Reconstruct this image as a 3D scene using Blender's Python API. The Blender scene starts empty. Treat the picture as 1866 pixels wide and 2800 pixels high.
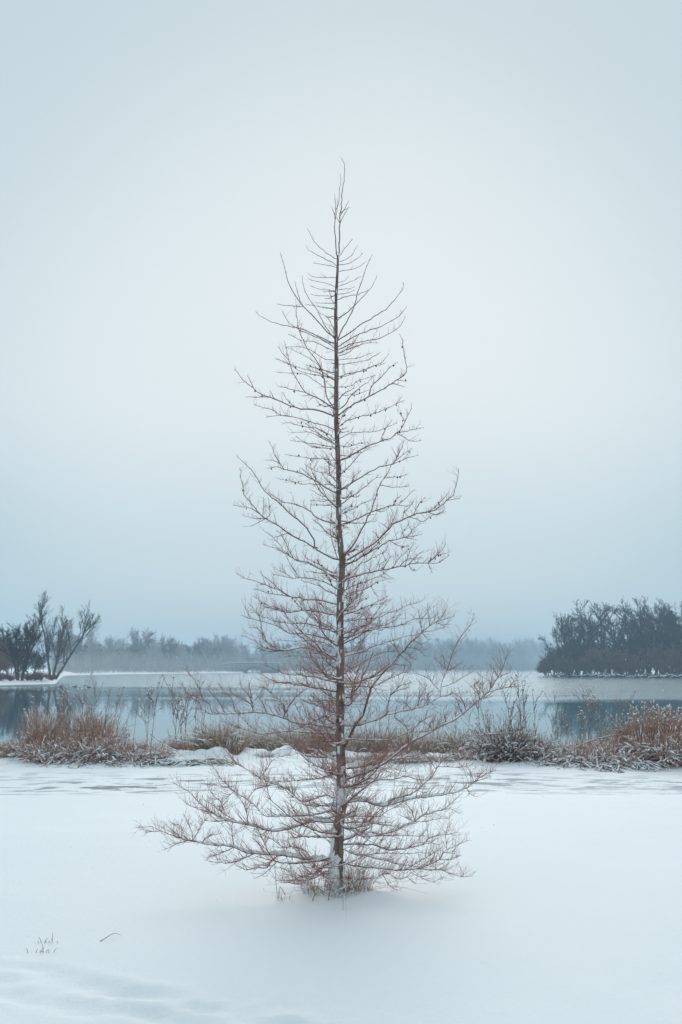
import bpy, math, random
import numpy as np
from mathutils import Vector

# ------------------------------------------------------------------ camera, sky, sun, exposure
scene = bpy.context.scene
col = scene.collection
R = math.radians
cam = bpy.data.cameras.new("camera")
cam.lens = 35.0
cam.sensor_fit = 'HORIZONTAL'
cam.sensor_width = 24.0
cam.sensor_height = 36.0
cam.shift_y = 0.2299
cam.clip_start = 0.05
cam.clip_end = 6000
cam.dof.use_dof = True
cam.dof.focus_distance = 7.0
cam.dof.aperture_fstop = 7.1
camo = bpy.data.objects.new("camera", cam)
col.objects.link(camo)
EYE = 1.6
camo.location = (0, 0, EYE)
camo.rotation_euler = (R(90), 0, 0)
scene.camera = camo

SUN_EL, SUN_AZ = 30.0, 4.0          # behind the cloud, ahead of the camera and a little right
w = bpy.data.worlds.new("World")
scene.world = w
w.use_nodes = True
nt = w.node_tree
nt.nodes.clear()
def nd(tree, t, **kw):
    n = tree.nodes.new(t)
    for k, v in kw.items():
        setattr(n, k, v)
    return n
wo = nd(nt, 'ShaderNodeOutputWorld')
bg = nd(nt, 'ShaderNodeBackground')
bg.inputs['Strength'].default_value = 1.0
tcw = nd(nt, 'ShaderNodeTexCoord')
sep = nd(nt, 'ShaderNodeSeparateXYZ')
nrm = nd(nt, 'ShaderNodeVectorMath', operation='NORMALIZE')
nt.links.new(tcw.outputs['Generated'], nrm.inputs[0])
nt.links.new(nrm.outputs[0], sep.inputs[0])
rp = nd(nt, 'ShaderNodeValToRGB')
rp.color_ramp.interpolation = 'EASE'
SKY = [(0.0, (.40, .565, .65)), (.10, (.485, .645, .715)), (.27, (.625, .735, .785)), (.55, (.565, .675, .73)), (1.0, (.53, .645, .70))]
els = rp.color_ramp.elements
els[0].position, els[0].color = SKY[0][0], SKY[0][1] + (1,)
els[1].position, els[1].color = SKY[-1][0], SKY[-1][1] + (1,)
for p, c in SKY[1:-1]:
    e = els.new(p)
    e.color = c + (1,)
nt.links.new(sep.outputs['Z'], rp.inputs[0])
# broad veil of light where the sun stands behind the cloud
dt = nd(nt, 'ShaderNodeVectorMath', operation='DOT_PRODUCT')
ge, ga = R(12), R(0)
dt.inputs[1].default_value = (math.sin(ga) * math.cos(ge), math.cos(ga) * math.cos(ge), math.sin(ge))
nt.links.new(nrm.outputs[0], dt.inputs[0])
mr = nd(nt, 'ShaderNodeMapRange', interpolation_type='SMOOTHERSTEP')
mr.inputs['From Min'].default_value = 0.90
mr.inputs['From Max'].default_value = 1.0
nt.links.new(dt.outputs['Value'], mr.inputs['Value'])
glow = nd(nt, 'ShaderNodeMix', data_type='RGBA', blend_type='ADD')
nt.links.new(mr.outputs[0], glow.inputs['Factor'])
nt.links.new(rp.outputs[0], glow.inputs['A'])
glow.inputs['B'].default_value = (.15, .115, .10, 1)
# faint cloud structure
cn = nd(nt, 'ShaderNodeTexNoise')
cn.inputs['Scale'].default_value = 1.7
cn.inputs['Detail'].default_value = 3
nt.links.new(nrm.outputs[0], cn.inputs['Vector'])
cm = nd(nt, 'ShaderNodeMapRange')
cm.inputs['To Min'].default_value = 0.95
cm.inputs['To Max'].default_value = 1.05
nt.links.new(cn.outputs[0], cm.inputs['Value'])
cmul = nd(nt, 'ShaderNodeMix', data_type='RGBA', blend_type='MULTIPLY')
cmul.inputs['Factor'].default_value = 1
nt.links.new(glow.outputs['Result'], cmul.inputs['A'])
nt.links.new(cm.outputs[0], cmul.inputs['B'])
sky = nd(nt, 'ShaderNodeTexSky', sky_type='NISHITA')
sky.sun_disc = False
sky.sun_elevation = R(SUN_EL)
sky.sun_rotation = R(SUN_AZ)
sky.air_density = 1.5
sky.dust_density = 3.0
sk = nd(nt, 'ShaderNodeMix', data_type='RGBA', blend_type='MULTIPLY')
sk.inputs['Factor'].default_value = 1
nt.links.new(sky.outputs[0], sk.inputs['A'])
sk.inputs['B'].default_value = (.08, .08, .08, 1)
cov = nd(nt, 'ShaderNodeMix', data_type='RGBA')
cov.inputs['Factor'].default_value = 0.985            # cloud cover over the clear sky
nt.links.new(sk.outputs['Result'], cov.inputs['A'])
nt.links.new(cmul.outputs['Result'], cov.inputs['B'])
nt.links.new(cov.outputs['Result'], bg.inputs['Color'])
nt.links.new(bg.outputs[0], wo.inputs['Surface'])

sl = bpy.data.lights.new("sun", 'SUN')
sl.energy = 1.45
sl.angle = R(42)
sl.color = (1.0, .97, .93)
so = bpy.data.objects.new("sun", sl)
col.objects.link(so)
sd = Vector((math.sin(R(SUN_AZ)) * math.cos(R(SUN_EL)), math.cos(R(SUN_AZ)) * math.cos(R(SUN_EL)), math.sin(R(SUN_EL))))
so.rotation_euler = sd.to_track_quat('Z', 'Y').to_euler()

vs = scene.view_settings
vs.view_transform = 'Standard'
vs.look = 'None'
vs.exposure = 0.0
vs.gamma = 1.0
vs.use_curve_mapping = False
cy = scene.cycles
cy.max_bounces = 6
cy.diffuse_bounces = 3
cy.glossy_bounces = 3
cy.volume_bounces = 2
cy.use_denoising = True
cy.denoiser = 'OPENIMAGEDENOISE'

# ------------------------------------------------------------------ helpers
class MB:
    """collects tubes and blobs, builds ONE mesh"""
    def __init__(self):
        self.v, self.q, self.t, self.n = [], [], [], 0
    def empty(self):
        return self.n == 0
    def raw(self, V, Q=None, T=None):
        if Q is not None and len(Q):
            self.q.append(np.asarray(Q, np.int64) + self.n)
        if T is not None and len(T):
            self.t.append(np.asarray(T, np.int64) + self.n)
        V = np.asarray(V, np.float64).reshape(-1, 3)
        self.v.append(V)
        self.n += len(V)
    def tubes(self, P, Rr, k=3, cap=False, flat=None):
        """P (m,n,3), Rr (m,n): m tapered tubes; flat (a,b) scales the side and up radius"""
        P = np.asarray(P, float)
        Rr = np.asarray(Rr, float)
        m, n, _ = P.shape
        if m == 0:
            return
        Tn = np.gradient(P, axis=1)
        Tn /= np.linalg.norm(Tn, axis=2, keepdims=True) + 1e-9
        if flat is None:
            ref = np.array([.23, .31, .92])
            mean = Tn.mean(axis=1, keepdims=True)
            par = np.abs((mean * ref).sum(2, keepdims=True)) > .93
            ref = np.where(par, np.array([.9, -.3, .1]), ref)
        else:
            ref = np.array([0, 0, 1.0]) + np.zeros((m, 1, 3))
        S = np.cross(Tn, ref)
        S /= np.linalg.norm(S, axis=2, keepdims=True) + 1e-9
        U = np.cross(S, Tn)
        a = np.arange(k) / k * 2 * math.pi
        fs, fu = flat if flat is not None else (1, 1)
        ring = fs * np.cos(a)[None, None, :, None] * S[:, :, None, :] + fu * np.sin(a)[None, None, :, None] * U[:, :, None, :]
        V = P[:, :, None, :] + ring * Rr[:, :, None, None]
        idx = np.arange(m * n * k).reshape(m, n, k)
        A = idx[:, :-1, :]
        B = np.roll(A, -1, axis=2)
        C = idx[:, 1:, :]
        D = np.roll(C, -1, axis=2)
        Q = np.stack([A, B, D, C], -1).reshape(-1, 4)
        self.raw(V, Q)
        if cap and k == 4:
            self.q.append((idx[:, -1, :] + self.n - m * n * k).reshape(-1, 4))
    def tube(self, p, r, k=6, flat=None):
        self.tubes(np.asarray(p)[None], np.asarray(r)[None], k, flat=flat)
    def blobs(self, Cn, Rad, sub=0, rng=None, jit=0.0):
        """Cn (m,3), Rad (m,3) ellipsoids from an octahedron, sub 0 or 1"""
        Cn = np.asarray(Cn, float).reshape(-1, 3)
        Rad = np.asarray(Rad, float)
        if Rad.ndim == 1:
            Rad = np.repeat(Rad[:, None], 3, 1)
        BV, BT = OCT[sub]
        m = len(Cn)
        if m == 0:
            return
        V = BV[None] * Rad[:, None, :]
        if rng is not None and jit:
            V = V * (1 + jit * (rng.random((m, len(BV), 1)) - .5) * 2)
        V = V + Cn[:, None, :]
        T = BT[None] + (np.arange(m) * len(BV))[:, None, None]
        self.raw(V, None, T.reshape(-1, 3))
    def mesh(self, name, mat, smooth=True):
        me = bpy.data.meshes.new(name)
        V = np.concatenate(self.v) if self.v else np.zeros((0, 3))
        Q = np.concatenate(self.q) if self.q else np.zeros((0, 4), np.int64)
        T = np.concatenate(self.t) if self.t else np.zeros((0, 3), np.int64)
        me.vertices.add(len(V))
        me.vertices.foreach_set('co', V.astype(np.float32).ravel())
        nl = Q.size + T.size
        me.loops.add(nl)
        me.loops.foreach_set('vertex_index', np.concatenate([Q.ravel(), T.ravel()]).astype(np.int32))
        me.polygons.add(len(Q) + len(T))
        st = np.concatenate([np.arange(len(Q)) * 4, Q.size + np.arange(len(T)) * 3])
        me.polygons.foreach_set('loop_start', st.astype(np.int32))
        if smooth:
            me.polygons.foreach_set('use_smooth', np.ones(len(Q) + len(T), bool))
        me.update(calc_edges=True)
        if mat:
            me.materials.append(mat)
        return me

def _octs():
    v = [(1, 0, 0), (-1, 0, 0), (0, 1, 0), (0, -1, 0), (0, 0, 1), (0, 0, -1)]
    f = [(0, 2, 4), (2, 1, 4), (1, 3, 4), (3, 0, 4), (2, 0, 5), (1, 2, 5), (3, 1, 5), (0, 3, 5)]
    out = [(np.array(v, float), np.array(f))]
    for _ in range(2):
        vv = [tuple(x) for x in out[-1][0]]
        mid = {}
        def m(a, b):
            k = (min(a, b), max(a, b))
            if k not in mid:
                p = np.array(vv[a]) + np.array(vv[b])
                p = p / np.linalg.norm(p)
                vv.append(tuple(p))
                mid[k] = len(vv) - 1
            return mid[k]
        ff = []
        for a, b, c in out[-1][1]:
            ab, bc, ca = m(a, b), m(b, c), m(c, a)
            ff += [(a, ab, ca), (ab, b, bc), (ca, bc, c), (ab, bc, ca)]
        out.append((np.array(vv), np.array(ff)))
    return out
OCT = _octs()

def link(name, me, parent=None, loc=(0, 0, 0), rz=0.0, sc=1.0, kind=None):
    o = bpy.data.objects.new(name, me)
    col.objects.link(o)
    o.location = loc
    o.rotation_euler = (0, 0, rz)
    o.scale = (sc, sc, sc) if not isinstance(sc, tuple) else sc
    if parent:
        o.parent = parent
    if kind:
        o['kind'] = kind
    return o
def tag(o, label, cat, group=None):
    o['label'] = label
    o['category'] = cat
    if group:
        o['group'] = group
    return o
def thing(name, label, cat, loc=(0, 0, 0), rz=0.0, sc=1.0, group=None):
    return tag(link(name, None, None, loc, rz, sc), label, cat, group)

# value noise for terrain
def _h(ix, iy, s):
    n = (ix.astype(np.int64) * 374761393 + iy.astype(np.int64) * 668265263 + s * 1442695041) & 0x7fffffff
    n = ((n ^ (n >> 13)) * 1274126177) & 0x7fffffff
    return ((n ^ (n >> 16)) & 0xffff) / 65535.0
def vnoise(x, y, s=0):
    x = np.asarray(x, float)
    y = np.asarray(y, float)
    ix, iy = np.floor(x), np.floor(y)
    fx, fy = x - ix, y - iy
    fx, fy = fx * fx * fx * (fx * (fx * 6 - 15) + 10), fy * fy * fy * (fy * (fy * 6 - 15) + 10)
    a, b = _h(ix, iy, s), _h(ix + 1, iy, s)
    c, d = _h(ix, iy + 1, s), _h(ix + 1, iy + 1, s)
    return (a + (b - a) * fx) * (1 - fy) + (c + (d - c) * fx) * fy - .5
def fbm(x, y, s=0, o=4):
    return sum(vnoise(x * 2 ** i, y * 2 ** i, s + i) / 2 ** i for i in range(o))
def sstep(a, b, x):
    t = np.clip((x - a) / (b - a), 0, 1)
    return t * t * (3 - 2 * t)

# ------------------------------------------------------------------ materials
def mat(name, c1, c2=None, scale=20.0, rough=.85, bump=0.0, bscale=60.0, spec=.25, stretch=None, detail=4):
    m = bpy.data.materials.new(name)
    m.use_nodes = True
    t = m.node_tree
    b = t.nodes['Principled BSDF']
    b.inputs['Roughness'].default_value = rough
    b.inputs['Specular IOR Level'].default_value = spec
    tc = nd(t, 'ShaderNodeTexCoord')
    src = tc.outputs['Object']
    if stretch:
        mp = nd(t, 'ShaderNodeMapping')
        mp.inputs['Scale'].default_value = stretch
        t.links.new(src, mp.inputs[0])
        src = mp.outputs[0]
    if c2 is not None:
        n = nd(t, 'ShaderNodeTexNoise')
        n.inputs['Scale'].default_value = scale
        n.inputs['Detail'].default_value = detail
        t.links.new(src, n.inputs['Vector'])
        mr_ = nd(t, 'ShaderNodeMapRange')
        mr_.inputs['From Min'].default_value = .32
        mr_.inputs['From Max'].default_value = .68
        t.links.new(n.outputs[0], mr_.inputs['Value'])
        mx = nd(t, 'ShaderNodeMix', data_type='RGBA')
        t.links.new(mr_.outputs[0], mx.inputs['Factor'])
        mx.inputs['A'].default_value = tuple(c1) + (1,)
        mx.inputs['B'].default_value = tuple(c2) + (1,)
        t.links.new(mx.outputs['Result'], b.inputs['Base Color'])
    else:
        b.inputs['Base Color'].default_value = tuple(c1) + (1,)
    if bump:
        n2 = nd(t, 'ShaderNodeTexNoise')
        n2.inputs['Scale'].default_value = bscale
        n2.inputs['Detail'].default_value = 5
        t.links.new(src, n2.inputs['Vector'])
        bp = nd(t, 'ShaderNodeBump')
        bp.inputs['Strength'].default_value = bump
        bp.inputs['Distance'].default_value = .02
        t.links.new(n2.outputs[0], bp.inputs['Height'])
        t.links.new(bp.outputs[0], b.inputs['Normal'])
    return m

SNOWC = (.85, .885, .905)
M_snow = mat('snow', SNOWC, (.83, .875, .90), 4, .7, .25, 90, .2)
M_bark = mat('bark', (.12, .085, .07), (.29, .23, .205), 40, .9, .8, 120, .15, (1, 1, .25))
M_branch = mat('branch_bark', (.13, .07, .058), (.25, .15, .128), 25, .85, .3, 200, .2)
M_twig = mat('twig_bark', (.30, .15, .13), (.44, .25, .22), 9, .8)
M_cone = mat('cone', (.10, .06, .045), (.17, .10, .075), 200, .85)
M_rust = mat('rust_grass', (.32, .145, .11), (.66, .43, .34), 9, .85)
M_tan = mat('tan_grass', (.33, .215, .15), (.55, .40, .29), 9, .85)
M_brown = mat('brown_stems', (.12, .07, .06), (.30, .185, .155), 9, .85)
M_stalk = mat('grey_stalk', (.20, .145, .125), (.34, .26, .225), 6, .85)
M_plume = mat('plume', (.33, .24, .21), (.45, .36, .33), 30, .9)
M_fardark = mat('far_bark_dark', (.012, .010, .016), (.034, .022, .03), .3, .9)
M_forked = mat('forked_bark', (.08, .07, .068), (.16, .145, .14), .4, .9)
M_thicket = mat('thicket_bark', (.014, .008, .013), (.04, .02, .026), .3, .9)
M_farhazed = mat('far_bark_hazed', (.42, .41, .40), (.62, .61, .60), .2, .9)  # snow-dusted grey, paled further so the colour stands in for thicker haze
M_farbrown = mat('far_bark_brown', (.16, .085, .08), (.28, .165, .15), .3, .9)
M_ever = mat('evergreen', (.02, .042, .032), (.04, .065, .048), .8, .9)
M_stone = mat('bridge_stone', (.30, .30, .29), (.42, .42, .41), 1.2, .9, .4, 6)
M_duck = mat('duck_plumage', (.05, .04, .035), (.10, .085, .075), 8, .7)

def ground_material():
    m = bpy.data.materials.new('snow_ground')
    m.use_nodes = True
    t = m.node_tree
    b = t.nodes['Principled BSDF']
    b.inputs['Roughness'].default_value = .65
    b.inputs['Specular IOR Level'].default_value = .2
    tc = nd(t, 'ShaderNodeTexCoord')
    sp = nd(t, 'ShaderNodeSeparateXYZ')
    t.links.new(tc.outputs['Object'], sp.inputs[0])
    def math_(op, a, b_=None, c=None):
        n = nd(t, 'ShaderNodeMath', operation=op)
        for i, x in enumerate((a, b_, c)):
            if x is None:
                continue
            if isinstance(x, (int, float)):
                n.inputs[i].default_value = x
            else:
                t.links.new(x, n.inputs[i])
        return n.outputs[0]
    def rng_(v, a, b_, c=0.0, d=1.0):
        n = nd(t, 'ShaderNodeMapRange', interpolation_type='SMOOTHSTEP')
        t.links.new(v, n.inputs['Value'])
        for k, x in zip(('From Min', 'From Max', 'To Min', 'To Max'), (a, b_, c, d)):
            n.inputs[k].default_value = x
        return n.outputs[0]
    # thin snow over the trodden lakeside path: scraped streaks of wet surface, drawn out along the path
    mp = nd(t, 'ShaderNodeMapping')
    mp.inputs['Scale'].default_value = (1.1, 3.6, 1)
    mp.inputs['Rotation'].default_value = (0, 0, R(-3))
    t.links.new(tc.outputs['Object'], mp.inputs[0])
    n1 = nd(t, 'ShaderNodeTexNoise')
    n1.inputs['Scale'].default_value = 1.5
    n1.inputs['Detail'].default_value = 5
    n1.inputs['Roughness'].default_value = .62
    t.links.new(mp.outputs[0], n1.inputs['Vector'])
    st = rng_(n1.outputs[0], .50, .575)
    mp2 = nd(t, 'ShaderNodeMapping')
    mp2.inputs['Scale'].default_value = (.22, .5, 1)
    t.links.new(tc.outputs['Object'], mp2.inputs[0])
    n3 = nd(t, 'ShaderNodeTexNoise')
    n3.inputs['Scale'].default_value = 1.0
    t.links.new(mp2.outputs[0], n3.inputs['Vector'])
    big = rng_(n3.outputs[0], .34, .60, .35, 1)
    y = sp.outputs['Y']
    band = math_('MULTIPLY', rng_(y, 12.5, 13.3), rng_(y, 14.6, 16.2, 1, 0))
    f = math_('MULTIPLY', math_('MULTIPLY', st, band), big)
    f = math_('MULTIPLY', f, .92)
    mx = nd(t, 'ShaderNodeMix', data_type='RGBA')
    t.links.new(f, mx.inputs['Factor'])
    mx.inputs['A'].default_value = SNOWC + (1,)
    mx.inputs['B'].default_value = (.14, .20, .235, 1)
    t.links.new(mx.outputs['Result'], b.inputs['Base Color'])
    n2 = nd(t, 'ShaderNodeTexNoise')
    n2.inputs['Scale'].default_value = 26
    n2.inputs['Detail'].default_value = 8
    n2.inputs['Roughness'].default_value = .7
    t.links.new(tc.outputs['Object'], n2.inputs['Vector'])
    bp = nd(t, 'ShaderNodeBump')
    bp.inputs['Strength'].default_value = .35
    bp.inputs['Distance'].default_value = .018
    t.links.new(n2.outputs[0], bp.inputs['Height'])
    t.links.new(bp.outputs[0], b.inputs['Normal'])
    return m

def water_material():
    m = bpy.data.materials.new('lake_water')
    m.use_nodes = True
    t = m.node_tree
    b = t.nodes['Principled BSDF']
    b.inputs['Base Color'].default_value = (.07, .19, .235, 1)
    b.inputs['IOR'].default_value = 1.33
    b.inputs['Specular IOR Level'].default_value = .5
    b.inputs['Specular Tint'].default_value = (.72, .95, 1.0, 1)
    tc = nd(t, 'ShaderNodeTexCoord')
    sp = nd(t, 'ShaderNodeSeparateXYZ')
    t.links.new(tc.outputs['Object'], sp.inputs[0])
    # wind: cat's-paws of ruffled water out on the lake, calm water near the bank, long streaks between
    mp = nd(t, 'ShaderNodeMapping')
    mp.inputs['Scale'].default_value = (.012, .045, 1)
    t.links.new(tc.outputs['Object'], mp.inputs[0])
    n = nd(t, 'ShaderNodeTexNoise')
    n.inputs['Scale'].default_value = 1.0
    n.inputs['Detail'].default_value = 4
    t.links.new(mp.outputs[0], n.inputs['Vector'])
    ad = nd(t, 'ShaderNodeMath', operation='MULTIPLY_ADD')
    t.links.new(n.outputs[0], ad.inputs[0])
    ad.inputs[1].default_value = 130.0
    sl_ = nd(t, 'ShaderNodeMath', operation='MULTIPLY_ADD')
    t.links.new(sp.outputs['X'], sl_.inputs[0])
    sl_.inputs[1].default_value = .5
    t.links.new(sp.outputs['Y'], sl_.inputs[2])
    t.links.new(sl_.outputs[0], ad.inputs[2])
    mr_ = nd(t, 'ShaderNodeMapRange', interpolation_type='SMOOTHSTEP')
    t.links.new(ad.outputs[0], mr_.inputs['Value'])
    mr_.inputs['From Min'].default_value = 138
    mr_.inputs['From Max'].default_value = 168
    mr_.inputs['To Min'].default_value = .03
    mr_.inputs['To Max'].default_value = .17
    t.links.new(mr_.outputs[0], b.inputs['Roughness'])
    mp2 = nd(t, 'ShaderNodeMapping')
    mp2.inputs['Scale'].default_value = (.6, 2.2, 1)
    t.links.new(tc.outputs['Object'], mp2.inputs[0])
    n2 = nd(t, 'ShaderNodeTexNoise')
    n2.inputs['Scale'].default_value = 1.0
    n2.inputs['Detail'].default_value = 3
    t.links.new(mp2.outputs[0], n2.inputs['Vector'])
    bp = nd(t, 'ShaderNodeBump')
    bp.inputs['Strength'].default_value = .035
    bp.inputs['Distance'].default_value = .03
    t.links.new(n2.outputs[0], bp.inputs['Height'])
    t.links.new(bp.outputs[0], b.inputs['Normal'])
    return m

# ------------------------------------------------------------------ terrain and lake
FPX = 2287.0                     # focal length for the survey numbers below (1568 wide)
def ax(dx):                      # bearing (tangent) of a survey column
    return (dx - 784.0) / FPX
WZ = -.75
FK = 1.32
SHORE = [(-4500, 45), (-2500, 60), (-900, 105), (-250, 132), (0, 143), (80, 150), (128, 158)] + [(d_, v * FK) for d_, v in [(150, 262), (300, 330), (520, 412), (561, 424), (566, 560), (598, 560), (603, 432), (780, 500), (960, 640), (1180, 740), (1236, 760)]] + [
         (1252, 300), (1330, 282), (1450, 268), (1568, 252), (1800, 200), (2600, 120), (4000, 70)]
SA = np.array([ax(d) for d, _ in SHORE])
SDst = np.array([s for _, s in SHORE], float)
def shore(x, y):
    a = x / np.maximum(y, 1.0)
    s = np.interp(a, SA, SDst)
    return s + s * .02 * fbm(a * 160, a * 0 + 3.3, 5, 3)
PRINTS = [(-1.62, 5.36, 1.25, .20, .07, .030), (-1.42, 5.20, 1.35, .22, .075, .035), (-1.17, 5.05, 1.30, .24, .08, .045), (-.98, 4.93, 1.4, .22, .075, .04),
          (-.78, 4.62, 1.15, .24, .075, .06), (-.60, 4.74, 1.3, .22, .06, .025), (-.33, 4.55, 1.3, .25, .06, .03), (-.12, 4.50, 1.4, .22, .06, .022), (-1.8, 5.02, 1.2, .3, .07, .022),
          (-1.25, 4.78, 1.3, .3, .08, .025), (-1.9, 5.25, 1.2, .2, .06, .025), (-2.1, 5.5, 1.2, .24, .08, .03), (.05, 4.3, 1.2, .24, .08, .04), (-1.5, 4.9, 1.4, .25, .06, .02)]
MOUNDS = [(-2.75, 17.6, .8, .5, .07), (-2.35, 17.3, .4, .3, .08), (-1.9, 17.9, .5, .45, .14), (-1.32, 17.6, .32, .35, .09), (-.95, 17.8, .4, .4, .09), (-.45, 17.6, .45, .4, .09), (.15, 17.9, .5, .5, .08), (1.4, 17.7, .5, .5, .12), (1.9, 17.5, .3, .4, .07), (2.4, 17.5, .4, .5, .08),
          (-5.2, 17.6, 1.6, .5, .10), (5.2, 17.2, 1.8, .5, .12), (3.4, 17.4, 1.0, .4, .10)]
def far_height(x, y):
    d = y - shore(x, y)
    return WZ - 2.2 + 2.22 * sstep(-14, 0, d) + .45 * sstep(0, 3, d) + 1.0 * sstep(2, 60, d) + sstep(1, 20, d) * (.7 * fbm(x * .03, y * .03, 81, 3) + .25 * fbm(x * .2, y * .2, 85, 2))
def height(x, y):
    x, y = np.broadcast_arrays(np.asarray(x, float), np.asarray(y, float))
    h = np.empty(x.shape)
    n = y <= 45
    if n.any():
        h[n] = near_height(x[n], y[n])
    if (~n).any():
        h[~n] = far_height(x[~n], y[~n])
    return h
def near_height(x, y):
    h = .10 * fbm(x * .22 + 9, y * .22, 11, 3) + .012 * fbm(x * 1.6, y * 1.6, 21, 3)
    h = h * sstep(2.0, 5.0, np.hypot(x, y - 7) + 1.6) - .012 * sstep(6.6, 3.5, y)
    h = h + .05 * np.exp(-((x + .02) ** 2 + (y - 7.0) ** 2) / .10)           # drift against the stem
    h = h + .045 * np.exp(-((x - .28) ** 2 / .03 + (y - 6.86) ** 2 / .02))
    # footprints blown half full
    for px, py, an, ln, wd, dp in PRINTS:
        u = (x - px) * math.sin(an) - (y - py) * math.cos(an) * .8
        v = (x - px) * math.cos(an) + (y - py) * math.sin(an)
        q = (u / ln) ** 2 + (v / wd) ** 2
        dp = dp * .5
        ln, wd = ln * .8, wd * .9
        h = h - dp * np.exp(-q ** 1.6) + dp * .35 * np.exp(-(np.sqrt(q) - 1.5) ** 2 * 5)
    tr = np.exp(-((y - (4.98 - .30 * (x + 1.2))) / .28) ** 2) * sstep(.6, -.4, x)
    h = h + tr * (.020 * fbm(x * 5, y * 5, 33, 3) + .016 * fbm(x * 15, y * 15, 37, 3))
    # trodden path along the lake
    pa = sstep(12.3, 13.4, y) * sstep(17.0, 15.8, y)
    h = h - pa * (.035 + .03 * fbm(x * .5, y * 3.2, 41, 4) + .018 * fbm(x * 1.5, y * 6, 47, 3))
    for mx_, my, wx, wy, hh in MOUNDS:
        g = np.exp(-((x - mx_) / wx) ** 2 - ((y - my) / wy) ** 2)
        h = h + hh * g * np.clip(.8 + 1.3 * fbm(x * 3.2, y * 3.2, 55, 4), .1, 1.4)
    e = 18.2 + .7 * fbm(x * .3, x * 0 + .7, 61, 3)
    h = h + sstep(16.2, 17.2, y) * sstep(22, 19, y) * (.04 + .09 * fbm(x * 1.9, y * 1.9, 71, 4))
    near = h - (WZ * -1 + .06) * sstep(0, 9, y - e) - 2.2 * sstep(8, 26, y - e)
    return near
def gz(x, y):
    return float(height(np.array([x]), np.array([y]))[0])

ys = np.concatenate([np.arange(-45, 2.5, .9), np.arange(2.5, 8.5, .045), np.arange(8.5, 23, .075)])
yy = [23.0]
while yy[-1] < 1480:
    yy.append(yy[-1] * 1.0125 + .05)
ys = np.concatenate([ys, yy])
us = np.linspace(-1, 1, 481)
W_ = 60 + .95 * np.maximum(ys, 0)
X = W_[:, None] * (.10 * us + .90 * us ** 3)[None, :]
Y = np.repeat(ys[:, None], len(us), 1)
Zg = height(X, Y)
b = MB()
idx = np.arange(X.size).reshape(X.shape)
b.raw(np.stack([X, Y, Zg], -1).reshape(-1, 3), np.stack([idx[:-1, :-1], idx[:-1, 1:], idx[1:, 1:], idx[1:, :-1]], -1).reshape(-1, 4))
link('ground', b.mesh('ground', ground_material()), kind='structure')
b = MB()
b.raw([(-900, 19, WZ), (900, 19, WZ), (900, 1300, WZ), (-900, 1300, WZ)], [(0, 1, 2, 3)])
link('lake', b.mesh('lake', water_material()), kind='structure')

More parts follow.
